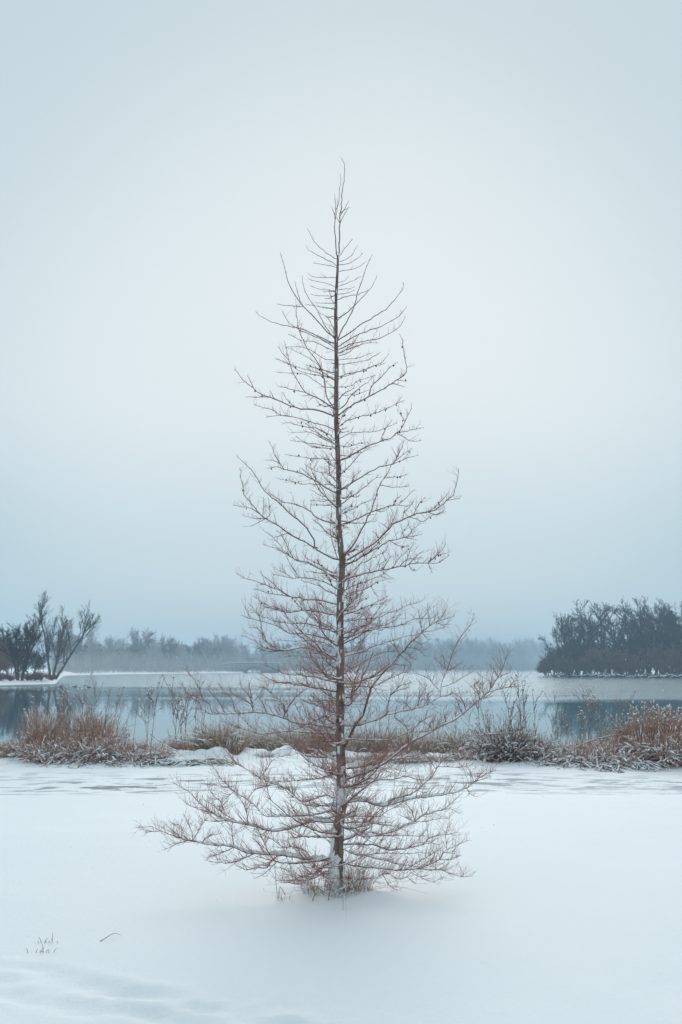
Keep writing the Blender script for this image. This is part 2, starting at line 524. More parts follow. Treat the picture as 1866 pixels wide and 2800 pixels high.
# ------------------------------------------------------------------ the young conifer
TD = 7.0
TABLE = """b 5.1 -0.032,4.519 -0.039,4.633 -0.044,4.714 -0.039,4.829 -0.044,4.943
s 3.9 -0.038,4.817 -0.024,4.852 -0.015,4.886 -0.009,4.989 -0.002,5.047 -0.007,5.087
s 2.6 -0.038,4.806 -0.055,4.823 -0.067,4.857
s 2.6 -0.034,4.771 -0.027,4.84 -0.027,4.909
b 5.8 -0.015,4.507 -0.011,4.587 -0.009,4.737 -0.005,4.783 0.002,4.84 0.01,4.966 0.022,5.064 0.025,5.15 -0.001,5.201
s 2.6 -0.001,4.817 0.028,4.834 0.064,4.849
s 2.6 -0.005,4.783 0.028,4.84 0.056,4.895
s 2.6 -0.009,4.76 0.022,4.794 0.051,4.852
s 2.6 -0.009,4.742 -0.021,4.76 -0.036,4.783
b 2.8 -0.027,4.484 -0.076,4.507 -0.145,4.564 -0.202,4.633 -0.236,4.699
b 2.6 -0.027,4.432 -0.064,4.461 -0.122,4.49 -0.179,4.519 -0.233,4.547 -0.245,4.583
b 2.3 -0.03,4.424 -0.099,4.44 -0.193,4.455
b 2.6 -0.032,4.352 -0.122,4.354 -0.196,4.358 -0.233,4.383
b 2.3 -0.037,4.283 -0.122,4.318 -0.214,4.335 -0.236,4.351
b 2.3 -0.039,4.257 -0.122,4.272 -0.179,4.28 -0.216,4.298
b 2.3 -0.04,4.226 -0.145,4.226 -0.214,4.237
b 2.3 -0.038,4.168 -0.11,4.172 -0.179,4.177
b 2.6 -0.036,4.126 -0.122,4.145 -0.214,4.162 -0.254,4.168
b 2.3 -0.034,4.057 -0.122,4.088 -0.168,4.109
b 5.4 -0.034,3.921 -0.122,4.002 -0.214,4.099 -0.282,4.174 -0.351,4.277 -0.383,4.358 -0.403,4.438 -0.429,4.532
s 2.3 -0.269,4.145 -0.351,4.151 -0.452,4.168
s 2.3 -0.282,4.174 -0.311,4.266 -0.325,4.329
b 3.9 -0.036,3.91 -0.11,4.013 -0.179,4.14 -0.236,4.22 -0.265,4.289 -0.274,4.369
b 4.5 -0.039,3.881 -0.122,3.921 -0.214,3.967 -0.317,4.002 -0.409,4.019 -0.512,4.053 -0.581,4.094 -0.602,4.117
b 3.9 -0.047,3.858 -0.122,3.91 -0.214,3.95 -0.282,3.979 -0.363,4.036 -0.403,4.094 -0.413,4.122
b 5.1 -0.047,3.434 -0.099,3.508 -0.112,3.577 -0.127,3.669 -0.168,3.761 -0.225,3.841 -0.271,3.921 -0.3,4.013 -0.315,4.128 -0.319,4.208
b 2.6 -0.044,3.832 -0.122,3.87 -0.202,3.904 -0.271,3.91 -0.374,3.956
b 2.6 -0.047,3.772 -0.11,3.778 -0.168,3.812 -0.214,3.841 -0.305,3.866 -0.369,3.866
b 2.6 -0.047,3.669 -0.122,3.703 -0.191,3.761 -0.259,3.806 -0.388,3.864
b 5.1 -0.047,3.429 -0.122,3.475 -0.179,3.515 -0.248,3.543 -0.294,3.607 -0.34,3.687 -0.363,3.772 -0.386,3.847 -0.4,3.91
s 2.6 -0.248,3.543 -0.34,3.565 -0.443,3.588
s 2.6 -0.363,3.778 -0.415,3.824 -0.446,3.873
b 2.6 -0.046,3.646 -0.122,3.663 -0.214,3.674 -0.305,3.703 -0.374,3.749 -0.466,3.783
b 2.6 -0.046,3.628 -0.122,3.669 -0.214,3.697 -0.351,3.738 -0.443,3.781
b 2.6 -0.046,3.577 -0.122,3.588 -0.191,3.634 -0.282,3.68 -0.449,3.686
b 2.6 -0.015,4.505 0.016,4.541 0.051,4.587 0.082,4.626
b 2.6 -0.021,4.461 0.028,4.478 0.074,4.513 0.117,4.581
b 2.6 -0.022,4.444 0.039,4.45 0.097,4.478 0.154,4.527
b 2.6 -0.024,4.394 0.062,4.409 0.131,4.432 0.177,4.467
b 2.3 -0.027,4.314 0.028,4.335 0.051,4.363
b 2.3 -0.03,4.289 0.062,4.323 0.14,4.361
b 2.3 -0.032,4.266 0.062,4.277 0.097,4.289
b 2.3 -0.032,4.237 0.016,4.237 0.097,4.266
b 3.1 -0.03,4.197 0.039,4.22 0.12,4.237 0.194,4.266
b 3.9 -0.015,4.071 0.051,4.117 0.12,4.18 0.194,4.26 0.234,4.323 0.252,4.361
b 5.4 -0.027,3.91 0.016,4.002 0.074,4.105 0.108,4.208 0.137,4.3 0.171,4.404 0.221,4.519
b 5.1 -0.021,3.91 0.062,3.967 0.154,4.03 0.234,4.076 0.315,4.128 0.372,4.191 0.424,4.26 0.441,4.323
b 4.5 -0.013,3.87 0.062,3.921 0.131,3.956 0.211,3.984 0.315,4.025 0.407,4.082 0.461,4.145
b 3.9 -0.018,3.847 0.062,3.881 0.154,3.904 0.246,3.921 0.349,3.961 0.418,4.019 0.454,4.082
b 2.6 -0.018,3.824 0.085,3.858 0.177,3.893 0.263,3.893
b 2.6 -0.021,3.801 0.062,3.829 0.108,3.87 0.165,3.887
b 2.6 -0.021,3.772 0.108,3.789 0.223,3.824
b 2.6 -0.018,3.738 0.062,3.749 0.154,3.766 0.217,3.789 0.28,3.829
b 3.1 -0.016,3.657 0.062,3.68 0.143,3.697 0.211,3.726 0.292,3.761 0.335,3.812
b 2.6 -0.013,3.64 0.085,3.674 0.177,3.709 0.263,3.738 0.315,3.755
b 6.4 -0.013,3.388 0.062,3.446 0.131,3.486 0.194,3.515 0.28,3.561 0.361,3.612 0.458,3.686 0.447,3.806 0.43,3.91 0.411,3.956
s 3.9 0.183,3.515 0.217,3.588 0.275,3.646 0.338,3.715 0.401,3.761
s 2.3 0.361,3.612 0.418,3.594 0.453,3.583
s 2.3 0.395,3.623 0.464,3.623
b 2.6 -0.015,3.583 0.062,3.588 0.102,3.615 0.177,3.646 0.246,3.669
b 6.4 -0.044,3.377 -0.122,3.406 -0.191,3.425 -0.282,3.429 -0.363,3.457 -0.466,3.498 -0.558,3.532 -0.615,3.572 -0.684,3.63 -0.751,3.71
s 2.6 -0.61,3.563 -0.633,3.618 -0.659,3.664
s 2.6 -0.512,3.503 -0.593,3.515 -0.673,3.511
s 2.6 -0.305,3.429 -0.374,3.486 -0.415,3.549
b 3.9 -0.039,3.279 -0.11,3.308 -0.191,3.331 -0.282,3.36 -0.363,3.377 -0.443,3.394 -0.489,3.423 -0.61,3.457
s 2.6 -0.34,3.368 -0.443,3.383 -0.528,3.368
b 3.2 -0.041,3.216 -0.11,3.262 -0.179,3.297 -0.259,3.308 -0.363,3.331 -0.409,3.325
b 3.2 -0.041,3.182 -0.122,3.216 -0.214,3.262 -0.351,3.264
b 3.2 -0.036,3.159 -0.122,3.17 -0.214,3.187 -0.282,3.199 -0.357,3.207
b 2.8 -0.036,3.145 -0.168,3.159 -0.236,3.182 -0.317,3.239
b 2.8 -0.036,3.067 -0.122,3.078 -0.214,3.084 -0.305,3.096 -0.397,3.107
b 5.8 -0.036,2.837 -0.11,2.877 -0.168,2.918 -0.236,2.952 -0.305,2.981 -0.397,3.009 -0.432,3.044 -0.46,3.096 -0.483,3.159 -0.506,3.205
s 2.6 -0.42,3.032 -0.478,3.067 -0.529,3.069
s 2.6 -0.397,3.009 -0.455,3.021 -0.524,3.009
s 3.2 -0.168,2.918 -0.202,2.986 -0.214,3.044 -0.191,3.078
b 2.8 -0.037,2.941 -0.11,2.975 -0.191,2.998 -0.259,3.044
b 3.9 -0.034,2.734 -0.087,2.791 -0.122,2.849 -0.156,2.906 -0.179,2.952 -0.202,2.986
b 2.8 -0.03,2.889 -0.122,2.895 -0.191,2.9 -0.259,2.897 -0.351,2.918 -0.443,2.938
b 2.6 -0.037,2.78 -0.122,2.78 -0.214,2.785
b 2.6 -0.034,2.757 -0.122,2.751 -0.214,2.757
b 5.1 -0.039,2.622 -0.104,2.637 -0.163,2.657 -0.21,2.699 -0.264,2.734 -0.317,2.758 -0.376,2.767 -0.405,2.77 -0.458,2.805 -0.518,2.846
b 7.7 -0.03,2.371 -0.086,2.392 -0.139,2.421 -0.187,2.451 -0.234,2.48 -0.281,2.507 -0.34,2.536 -0.399,2.572 -0.447,2.61 -0.494,2.637 -0.529,2.657 -0.565,2.687 -0.606,2.734 -0.647,2.781 -0.683,2.823 -0.686,2.858 -0.698,2.926 -0.715,3.012
s 5.1 -0.172,2.451 -0.187,2.492 -0.204,2.533 -0.228,2.569 -0.258,2.61 -0.305,2.652 -0.346,2.681 -0.399,2.734 -0.458,2.787 -0.506,2.823 -0.541,2.858 -0.594,2.941 -0.63,3 -0.689,3.056 -0.736,3.1
s 2.6 -0.529,2.657 -0.594,2.657 -0.689,2.678
s 2.6 -0.565,2.693 -0.636,2.728 -0.754,2.755
s 2.6 -0.547,2.675 -0.547,2.74 -0.546,2.805
s 2.6 -0.535,2.634 -0.582,2.628 -0.636,2.601
s 2.6 -0.376,2.557 -0.423,2.539 -0.473,2.522
s 2.6 -0.518,2.64 -0.5,2.681 -0.512,2.805
b 3.9 -0.021,2.368 -0.045,2.445 -0.066,2.516 -0.072,2.592 -0.069,2.663 -0.066,2.699
b 5.8 -0.021,2.226 -0.075,2.262 -0.128,2.291 -0.187,2.321 -0.234,2.347 -0.305,2.362 -0.329,2.374 -0.388,2.415 -0.423,2.463 -0.458,2.504 -0.523,2.563
s 3.1 -0.334,2.368 -0.399,2.418 -0.47,2.451 -0.55,2.477
s 2.8 -0.34,2.386 -0.376,2.457 -0.411,2.528 -0.458,2.575
b 4.5 -0.018,2.155 -0.075,2.191 -0.128,2.214 -0.187,2.229 -0.234,2.241 -0.293,2.241 -0.34,2.235 -0.399,2.25 -0.479,2.265
s 2.8 -0.34,2.238 -0.399,2.274 -0.447,2.297 -0.47,2.321
s 2.8 -0.305,2.25 -0.34,2.309 -0.376,2.374 -0.399,2.421
b 3.9 -0.024,2.114 -0.086,2.144 -0.134,2.173 -0.187,2.194 -0.234,2.209 -0.281,2.226
b 5.8 -0.033,2.055 -0.086,2.067 -0.139,2.082 -0.199,2.085 -0.252,2.085 -0.287,2.099 -0.329,2.102 -0.364,2.105 -0.423,2.149 -0.476,2.167 -0.529,2.191 -0.612,2.22 -0.701,2.247 -0.736,2.271
s 2.8 -0.37,2.108 -0.435,2.161 -0.494,2.214 -0.559,2.261
s 2.8 -0.376,2.105 -0.447,2.123 -0.518,2.132 -0.577,2.155 -0.625,2.162
b 5.1 -0.033,1.978 -0.086,1.987 -0.134,1.999 -0.193,2.008 -0.264,2.01 -0.317,2.002 -0.388,1.997 -0.429,2.02 -0.476,2.034 -0.529,2.049 -0.577,2.09 -0.623,2.114
s 2.8 -0.264,2.014 -0.305,2.055 -0.34,2.09
s 2.8 -0.388,1.999 -0.47,2.023 -0.571,2.028
b 5.1 -0.029,1.981 -0.113,1.994 -0.193,2.009 -0.264,2.012 -0.326,2.003 -0.388,1.997 -0.485,2.025 -0.574,2.047
b 4.5 -0.029,1.853 -0.095,1.875 -0.149,1.892 -0.219,1.915 -0.352,1.923 -0.459,1.932 -0.547,1.963 -0.618,1.999
b 5.8 -0.032,1.786 -0.131,1.817 -0.211,1.839 -0.273,1.848 -0.361,1.848 -0.414,1.884 -0.485,1.915 -0.574,1.937 -0.636,1.953 -0.702,1.977
s 2.8 -0.636,1.953 -0.662,1.999 -0.673,2.043
b 3.9 -0.029,1.729 -0.087,1.768 -0.149,1.791 -0.228,1.795 -0.326,1.795 -0.432,1.804
b 8.4* -0.025,1.684 -0.095,1.698 -0.157,1.72 -0.219,1.742 -0.281,1.746 -0.343,1.74 -0.397,1.731 -0.468,1.751 -0.521,1.795 -0.552,1.857 -0.563,1.928 -0.583,1.981 -0.649,2.061
s 3.1 -0.397,1.729 -0.485,1.733 -0.574,1.768 -0.609,1.799 -0.707,1.835
s 3.1 -0.485,1.76 -0.547,1.813 -0.574,1.875 -0.649,1.892
s 2.8 -0.397,1.731 -0.503,1.724 -0.618,1.751
b 3.2 -0.032,1.671 -0.131,1.675 -0.219,1.68 -0.308,1.69 -0.401,1.682
b 3.9 -0.038,1.547 -0.087,1.565 -0.14,1.56 -0.202,1.573 -0.246,1.596 -0.317,1.631
b 4.5 -0.038,1.504 -0.104,1.52 -0.175,1.542 -0.255,1.551 -0.352,1.56 -0.414,1.569 -0.485,1.604 -0.556,1.631
b 3.9 -0.032,1.387 -0.095,1.423 -0.149,1.458 -0.219,1.472 -0.273,1.494 -0.352,1.503 -0.432,1.504
b 11.6* -0.033,1.188 -0.113,1.193 -0.219,1.21 -0.308,1.216 -0.379,1.239 -0.441,1.265 -0.521,1.283 -0.618,1.294 -0.698,1.286 -0.786,1.281 -0.875,1.281 -0.928,1.288 -0.981,1.312 -1.061,1.324
s 5.1 -0.388,1.272 -0.379,1.317 -0.335,1.379 -0.281,1.432 -0.228,1.467
s 4.5 -0.893,1.299 -0.928,1.352 -0.973,1.387 -0.99,1.441 -1.026,1.511 -1.097,1.6
s 3.1 -0.981,1.308 -0.999,1.361 -1.061,1.392 -1.145,1.403
s 3.1 -0.981,1.379 -1.035,1.41 -1.101,1.427
s 3.1 -0.804,1.299 -0.848,1.352 -0.91,1.423 -0.946,1.467
s 3.1 -0.733,1.308 -0.769,1.387 -0.822,1.441 -0.862,1.489
s 3.1 -0.618,1.308 -0.636,1.387 -0.68,1.449 -0.711,1.503
s 3.1 -0.6,1.303 -0.636,1.352 -0.698,1.387 -0.795,1.445
s 3.1 -0.521,1.29 -0.556,1.361 -0.6,1.427
s 3.3 -0.388,1.281 -0.405,1.352 -0.485,1.423 -0.547,1.467 -0.623,1.48
s 3.1 -0.388,1.281 -0.432,1.37 -0.521,1.379
b 7.7* -0.038,1.139 -0.131,1.144 -0.219,1.151 -0.308,1.157 -0.388,1.162 -0.45,1.149 -0.521,1.145 -0.592,1.146 -0.636,1.193 -0.68,1.237 -0.716,1.272
s 3.3 -0.592,1.144 -0.68,1.175 -0.769,1.201 -0.848,1.237
b 3.2 -0.033,1.352 -0.104,1.379 -0.157,1.37 -0.211,1.37
b 3.2 -0.032,1.263 -0.095,1.308 -0.14,1.352 -0.202,1.405
b 7.7* -0.033,0.876 -0.104,0.889 -0.175,0.92 -0.246,0.964 -0.299,1.018 -0.352,1.056 -0.405,1.111 -0.45,1.137
b 9.0* -0.042,0.637 -0.131,0.632 -0.228,0.637 -0.281,0.665 -0.343,0.727 -0.405,0.763 -0.485,0.794 -0.574,0.83 -0.627,0.871 -0.698,0.907 -0.76,0.942 -0.804,0.964
s 5.1 -0.574,0.832 -0.521,0.889 -0.485,0.951 -0.432,0.982 -0.352,0.991
s 3.1 -0.76,0.929 -0.84,0.933 -0.928,0.942
s 3.1 -0.698,0.907 -0.769,0.969 -0.822,1.04
s 3.1 -0.485,0.794 -0.556,0.765 -0.627,0.747
b 5.1 -0.038,0.858 -0.095,0.849 -0.166,0.827 -0.255,0.814 -0.352,0.809 -0.441,0.805
b 4.1 -0.042,0.69 -0.113,0.708 -0.184,0.685 -0.255,0.663 -0.343,0.703 -0.414,0.756
b 7.7* -0.051,0.597 -0.14,0.583 -0.228,0.566 -0.308,0.566 -0.397,0.56 -0.485,0.558 -0.547,0.57 -0.592,0.623 -0.662,0.676 -0.751,0.734 -0.813,0.792 -0.866,0.863 -0.919,0.942
s 3.1 -0.751,0.734 -0.84,0.774 -0.973,0.789
s 3.1 -0.662,0.676 -0.609,0.747 -0.556,0.765 -0.441,0.792
s 3.1 -0.751,0.73 -0.822,0.676 -0.848,0.623 -0.866,0.579
b 11.6* -0.047,0.521 -0.131,0.524 -0.219,0.523 -0.308,0.492 -0.397,0.466 -0.468,0.457 -0.53,0.466 -0.618,0.493 -0.716,0.515 -0.804,0.533 -0.848,0.552 -0.893,0.579 -0.946,0.614 -1.008,0.668 -1.061,0.73 -1.123,0.765 -1.185,0.799
s 3.3 -0.893,0.575 -0.955,0.601 -1.035,0.623 -1.101,0.663
s 3.9 -0.654,0.521 -0.671,0.606 -0.698,0.668 -0.751,0.73
s 3.1 -0.848,0.561 -0.84,0.65 -0.91,0.721 -0.941,0.774
s 3.1 -0.804,0.535 -0.893,0.526 -0.946,0.535
s 3.1 -0.716,0.517 -0.822,0.579 -0.893,0.632 -0.964,0.676
b 12.9* -0.078,0.238 -0.095,0.247 -0.175,0.253 -0.264,0.262 -0.352,0.28 -0.441,0.288 -0.53,0.293 -0.609,0.298 -0.68,0.311 -0.751,0.342 -0.822,0.356 -0.91,0.36 -0.981,0.37 -1.043,0.391 -1.123,0.401 -1.194,0.432 -1.265,0.455 -1.331,0.49
s 3.3 -0.76,0.349 -0.769,0.437 -0.76,0.526
s 3.1 -1.043,0.397 -1.052,0.455 -1.079,0.535
s 3.1 -1.123,0.402 -1.176,0.455 -1.238,0.508
s 2.6 -1.331,0.49 -1.389,0.486 -1.424,0.49
s 2.6 -1.283,0.459 -1.336,0.455 -1.38,0.442
s 3.1 -1.105,0.402 -1.123,0.49 -1.176,0.508
s 3.1 -1.026,0.384 -1.105,0.384 -1.238,0.331
s 3.1 -0.751,0.34 -0.84,0.304 -0.928,0.278 -0.946,0.251
s 3.9 -0.618,0.296 -0.698,0.26 -0.769,0.234 -0.928,0.242
s 5.1 -0.441,0.287 -0.494,0.242 -0.521,0.198 -0.609,0.198 -0.671,0.189 -0.751,0.229
s 3.9 -0.202,0.26 -0.255,0.322 -0.326,0.344 -0.414,0.349 -0.485,0.402 -0.574,0.437
s 3.1 -0.53,0.296 -0.574,0.366 -0.627,0.411
s 3.1 -0.964,0.371 -0.937,0.42 -0.866,0.437
s 3.1 -1.043,0.397 -0.981,0.499 -0.928,0.552
b 5.1 -0.042,0.163 -0.131,0.154 -0.219,0.118 -0.308,0.109 -0.459,0.109
b 3.9 -0.06,0.149 -0.175,0.145 -0.281,0.083 -0.352,0.092 -0.432,0.101
b 3.9 -0.042,0.18 -0.193,0.163 -0.308,0.127 -0.379,0.18 -0.432,0.207
b 3.9 -0.009,3.308 0.039,3.342 0.097,3.365 0.177,3.383 0.257,3.406 0.326,3.434 0.389,3.463 0.43,3.52
s 2.6 0.389,3.457 0.453,3.492
b 3.2 -0.009,3.222 0.062,3.262 0.131,3.264 0.223,3.268 0.303,3.291 0.395,3.331
b 6.4 -0.013,3.061 0.062,3.101 0.131,3.136 0.211,3.176 0.28,3.199 0.361,3.228 0.418,3.285 0.453,3.342 0.487,3.423 0.499,3.463
s 2.6 0.395,3.241 0.464,3.274 0.585,3.299
s 2.6 0.389,3.233 0.487,3.205 0.562,3.21
s 2.6 0.292,3.21 0.303,3.274 0.361,3.354
s 2.6 0.453,3.354 0.395,3.423
b 2.6 -0.009,3.17 0.062,3.164 0.131,3.187 0.188,3.193
b 4.5 -0.001,2.969 0.062,3.032 0.108,3.084 0.154,3.13 0.177,3.159
b 5.8 -0.005,2.864 0.062,2.9 0.131,2.941 0.2,2.986 0.269,3.021 0.361,3.038 0.395,3.09 0.43,3.159 0.447,3.21
s 2.6 0.372,3.044 0.453,3.078 0.547,3.104
s 2.6 0.378,3.05 0.441,3.113 0.504,3.153
s 2.6 0.395,3.09 0.361,3.147
b 7.1 0.01,2.378 0.074,2.458 0.12,2.527 0.154,2.596 0.188,2.665 0.217,2.722 0.246,2.814 0.275,2.895 0.303,2.941 0.338,2.998 0.361,3.055 0.384,3.078
s 2.6 0.275,2.895 0.384,2.877 0.481,2.887
s 2.6 0.303,2.941 0.407,2.952 0.464,2.969
b 4.5 -0.001,2.757 0.062,2.803 0.12,2.843 0.188,2.895 0.246,2.941 0.292,2.952
b 5.1 0.001,2.615 0.063,2.64 0.122,2.66 0.181,2.69 0.24,2.714 0.299,2.734 0.364,2.752 0.405,2.755 0.447,2.793 0.515,2.858
s 2.6 0.405,2.755 0.447,2.746 0.488,2.752
s 2.6 0.246,2.711 0.281,2.705 0.334,2.731
s 2.6 0.382,2.752 0.376,2.781 0.423,2.82
b 3.2 0.004,2.687 0.057,2.714 0.11,2.74 0.151,2.767 0.205,2.781 0.246,2.793
b 2.6 0.004,2.711 0.063,2.743 0.072,2.761
b 7.7 0.021,2.353 0.092,2.392 0.151,2.436 0.21,2.471 0.269,2.516 0.317,2.563 0.364,2.616 0.423,2.646 0.476,2.669 0.535,2.693 0.612,2.705 0.659,2.717 0.701,2.746 0.742,2.781 0.789,2.823 0.801,2.858 0.81,2.888 0.822,2.953 0.827,3.007
s 2.8 0.612,2.705 0.659,2.734 0.712,2.787 0.76,2.841
s 2.6 0.742,2.781 0.789,2.793 0.841,2.799
s 2.6 0.612,2.705 0.648,2.687 0.707,2.699 0.73,2.74
s 2.6 0.476,2.669 0.447,2.699 0.47,2.722 0.494,2.752 0.523,2.805
s 2.8 0.488,2.669 0.535,2.652 0.577,2.637 0.648,2.681 0.721,2.705
s 2.6 0.5,2.675 0.541,2.746 0.594,2.811
s 2.6 0.323,2.569 0.376,2.663 0.399,2.74
s 2.6 0.269,2.522 0.246,2.551 0.216,2.572
s 2.6 0.329,2.575 0.275,2.628
b 6.4 0.021,2.318 0.08,2.35 0.14,2.386 0.199,2.415 0.246,2.445 0.293,2.474 0.34,2.501 0.388,2.51 0.447,2.519 0.482,2.557 0.535,2.61 0.565,2.64
s 2.6 0.447,2.519 0.506,2.533 0.571,2.545
s 2.6 0.447,2.516 0.535,2.504
s 2.6 0.34,2.498 0.405,2.468 0.482,2.46
s 2.6 0.447,2.522 0.435,2.557 0.482,2.628
b 3.9 0.024,2.247 0.075,2.279 0.116,2.315 0.14,2.339 0.181,2.356 0.222,2.38 0.269,2.403 0.329,2.439
b 6.4 0.021,2.223 0.092,2.25 0.151,2.265 0.21,2.279 0.269,2.291 0.329,2.3 0.388,2.315 0.447,2.327 0.506,2.341 0.565,2.344 0.612,2.344 0.648,2.368 0.683,2.403 0.712,2.433 0.739,2.483
s 2.6 0.612,2.344 0.665,2.392 0.742,2.412
s 2.6 0.618,2.34 0.677,2.344 0.76,2.398
s 2.6 0.588,2.339 0.642,2.276
s 2.6 0.453,2.333 0.476,2.409 0.515,2.489
s 2.6 0.482,2.339 0.518,2.38 0.541,2.403 0.588,2.436
s 2.6 0.423,2.327 0.464,2.368 0.571,2.383
s 2.6 0.37,2.315 0.417,2.386 0.464,2.427
s 2.6 0.258,2.291 0.275,2.333 0.317,2.368
s 2.6 0.464,2.327 0.494,2.297 0.535,2.291
s 2.6 0.311,2.303 0.329,2.362 0.361,2.398
b 4.5 0.021,2.151 0.08,2.179 0.14,2.203 0.199,2.223 0.246,2.241 0.281,2.25 0.317,2.285 0.34,2.303
s 2.6 0.269,2.244 0.317,2.238 0.355,2.231
b 3.9 0.017,2.093 0.08,2.132 0.128,2.149 0.175,2.167 0.21,2.185 0.252,2.209 0.317,2.226
s 2.6 0.205,2.179 0.234,2.138 0.261,2.111
b 3.9 0.014,1.977 0.069,1.996 0.116,2.008 0.163,2.031 0.21,2.049 0.246,2.067 0.293,2.09 0.332,2.114
s 2.6 0.21,2.049 0.269,2.055 0.35,2.079
b 2.8 0.016,2.002 0.092,2.025 0.14,2.073 0.199,2.105
s 2.3 0.116,2.049 0.14,2.108 0.169,2.203 0.205,2.309 0.21,2.368
b 3.9 0.016,1.937 0.092,1.94 0.163,1.949 0.222,1.955 0.269,1.96 0.317,1.984 0.364,2.002 0.411,2.017 0.458,2.043 0.506,2.058 0.565,2.076
b 3.2 0.017,1.855 0.092,1.884 0.172,1.91 0.243,1.919
b 5.1 0.017,1.775 0.092,1.813 0.154,1.848 0.216,1.875 0.296,1.888 0.376,1.897 0.438,1.915 0.491,1.937 0.526,1.954
s 2.6 0.526,1.95 0.588,1.954 0.642,1.956
s 2.6 0.376,1.897 0.358,1.954 0.429,1.981
b 3.9 0.017,1.793 0.092,1.835 0.163,1.861 0.234,1.892 0.323,1.91 0.394,1.954
b 7.7* 0.017,1.684 0.101,1.706 0.181,1.737 0.252,1.764 0.314,1.786 0.394,1.804 0.464,1.829 0.535,1.838 0.571,1.857
b 11.6 0.017,1.042 0.075,1.148 0.11,1.219 0.154,1.281 0.181,1.352 0.203,1.432 0.225,1.485 0.269,1.538 0.305,1.582 0.358,1.636 0.411,1.698 0.464,1.751 0.509,1.804 0.571,1.857 0.624,1.901 0.668,1.928
s 3.2 0.624,1.892 0.615,1.99 0.606,2.061
s 3.1 0.668,1.928 0.712,1.972 0.752,2.043
s 3.1 0.668,1.923 0.73,1.95 0.801,1.972
s 2.8 0.65,1.915 0.712,1.91 0.774,1.915
s 2.8 0.588,1.861 0.65,1.87 0.726,1.888
s 2.8 0.571,1.866 0.553,1.954 0.546,2.008
s 2.6 0.571,1.848 0.615,1.799
s 2.8 0.615,1.892 0.668,1.963 0.686,1.999
s 2.6 0.526,1.804 0.571,1.768
s 2.6 0.482,1.751 0.553,1.733 0.588,1.689
s 2.6 0.447,1.706 0.5,1.68 0.535,1.658
s 2.6 0.42,1.689 0.473,1.653 0.5,1.618
s 2.6 0.411,1.706 0.376,1.768 0.349,1.786
s 2.6 0.358,1.636 0.411,1.627 0.456,1.622
b 5.1 0.017,1.56 0.075,1.604 0.137,1.636 0.207,1.68 0.269,1.706 0.34,1.724 0.42,1.724
b 3.9 0.008,1.636 0.075,1.609 0.128,1.565 0.181,1.516 0.221,1.485
b 4.5 0.017,1.472 0.092,1.472 0.163,1.476 0.221,1.472 0.287,1.503 0.358,1.538 0.438,1.573 0.5,1.56
s 2.6 0.438,1.573 0.451,1.618
b 10.3* 0.017,1.197 0.11,1.201 0.181,1.219 0.252,1.241 0.323,1.272 0.394,1.294 0.464,1.308 0.535,1.321 0.606,1.345 0.659,1.38 0.695,1.403 0.748,1.408
s 5.1 0.686,1.405 0.704,1.467 0.712,1.529 0.748,1.587 0.766,1.653 0.801,1.742 0.837,1.813 0.89,1.884 0.925,1.946 0.94,1.994
s 3.9 0.695,1.458 0.783,1.494 0.854,1.538 0.923,1.576
s 3.9 0.686,1.449 0.642,1.503 0.588,1.547 0.5,1.573
s 2.6 0.748,1.587 0.783,1.6 0.832,1.636
s 2.6 0.739,1.582 0.686,1.649
s 2.6 0.739,1.596 0.721,1.698
s 3.1 0.535,1.325 0.553,1.387 0.606,1.485
s 3.9 0.332,1.281 0.332,1.352 0.349,1.414 0.402,1.449 0.491,1.472
s 3.1 0.349,1.414 0.411,1.476 0.495,1.507
s 3.1 0.394,1.299 0.376,1.263 0.429,1.219 0.482,1.166
s 2.6 0.624,1.352 0.668,1.325
s 3.1 0.712,1.41 0.792,1.423 0.89,1.432
s 2.6 0.482,1.317 0.447,1.361 0.411,1.37
s 2.6 0.588,1.348 0.606,1.405 0.65,1.449
b 12.9* 0.008,0.81 0.092,0.841 0.163,0.867 0.225,0.89 0.287,0.921 0.34,0.956 0.394,1 0.456,1.053 0.5,1.091 0.571,1.126 0.65,1.162 0.712,1.197 0.783,1.23 0.854,1.278 0.925,1.341 0.978,1.386 1.031,1.432 1.067,1.476 1.102,1.534 1.138,1.609 1.164,1.68 1.195,1.726
s 3.3 1.04,1.432 1.12,1.458 1.191,1.472 1.266,1.478
s 2.6 1.173,1.472 1.209,1.511 1.248,1.542
s 2.8 1.102,1.534 1.147,1.556 1.195,1.582
s 2.6 1.111,1.547 1.085,1.582
s 2.8 1.04,1.441 1.058,1.529 1.08,1.587
s 3.3 0.978,1.392 0.961,1.449 0.93,1.48 0.974,1.511
s 2.6 0.987,1.387 1.067,1.405
s 2.6 0.872,1.299 0.854,1.387 0.801,1.423
s 2.6 0.837,1.272 0.81,1.387
s 2.6 0.73,1.21 0.721,1.308 0.748,1.343
s 2.6 0.65,1.166 0.615,1.21 0.659,1.237
s 3.1 0.482,1.086 0.464,1.175 0.429,1.237
s 2.6 1.014,1.423 0.996,1.485 0.992,1.538
b 5.1 0.017,1.099 0.075,1.102 0.145,1.098 0.225,1.098 0.296,1.093 0.358,1.107 0.429,1.133 0.491,1.151 0.588,1.16 0.65,1.17
s 3.1 0.491,1.162 0.553,1.219 0.642,1.272
b 5.1 0.03,0.77 0.128,0.781 0.207,0.803 0.287,0.816 0.358,0.821 0.429,0.839 0.5,0.834 0.571,0.816 0.624,0.816
b 3.9 0.021,0.84 0.145,0.867 0.216,0.898 0.305,0.898 0.376,0.889 0.464,0.876
b 11.6* 0.021,0.654 0.119,0.668 0.19,0.663 0.234,0.641 0.287,0.632 0.358,0.645 0.429,0.668 0.5,0.687 0.58,0.696 0.668,0.705 0.757,0.719 0.828,0.737 0.881,0.763 0.934,0.803 0.978,0.854 1.027,0.898
s 3.1 0.934,0.801 0.996,0.845 1.093,0.885
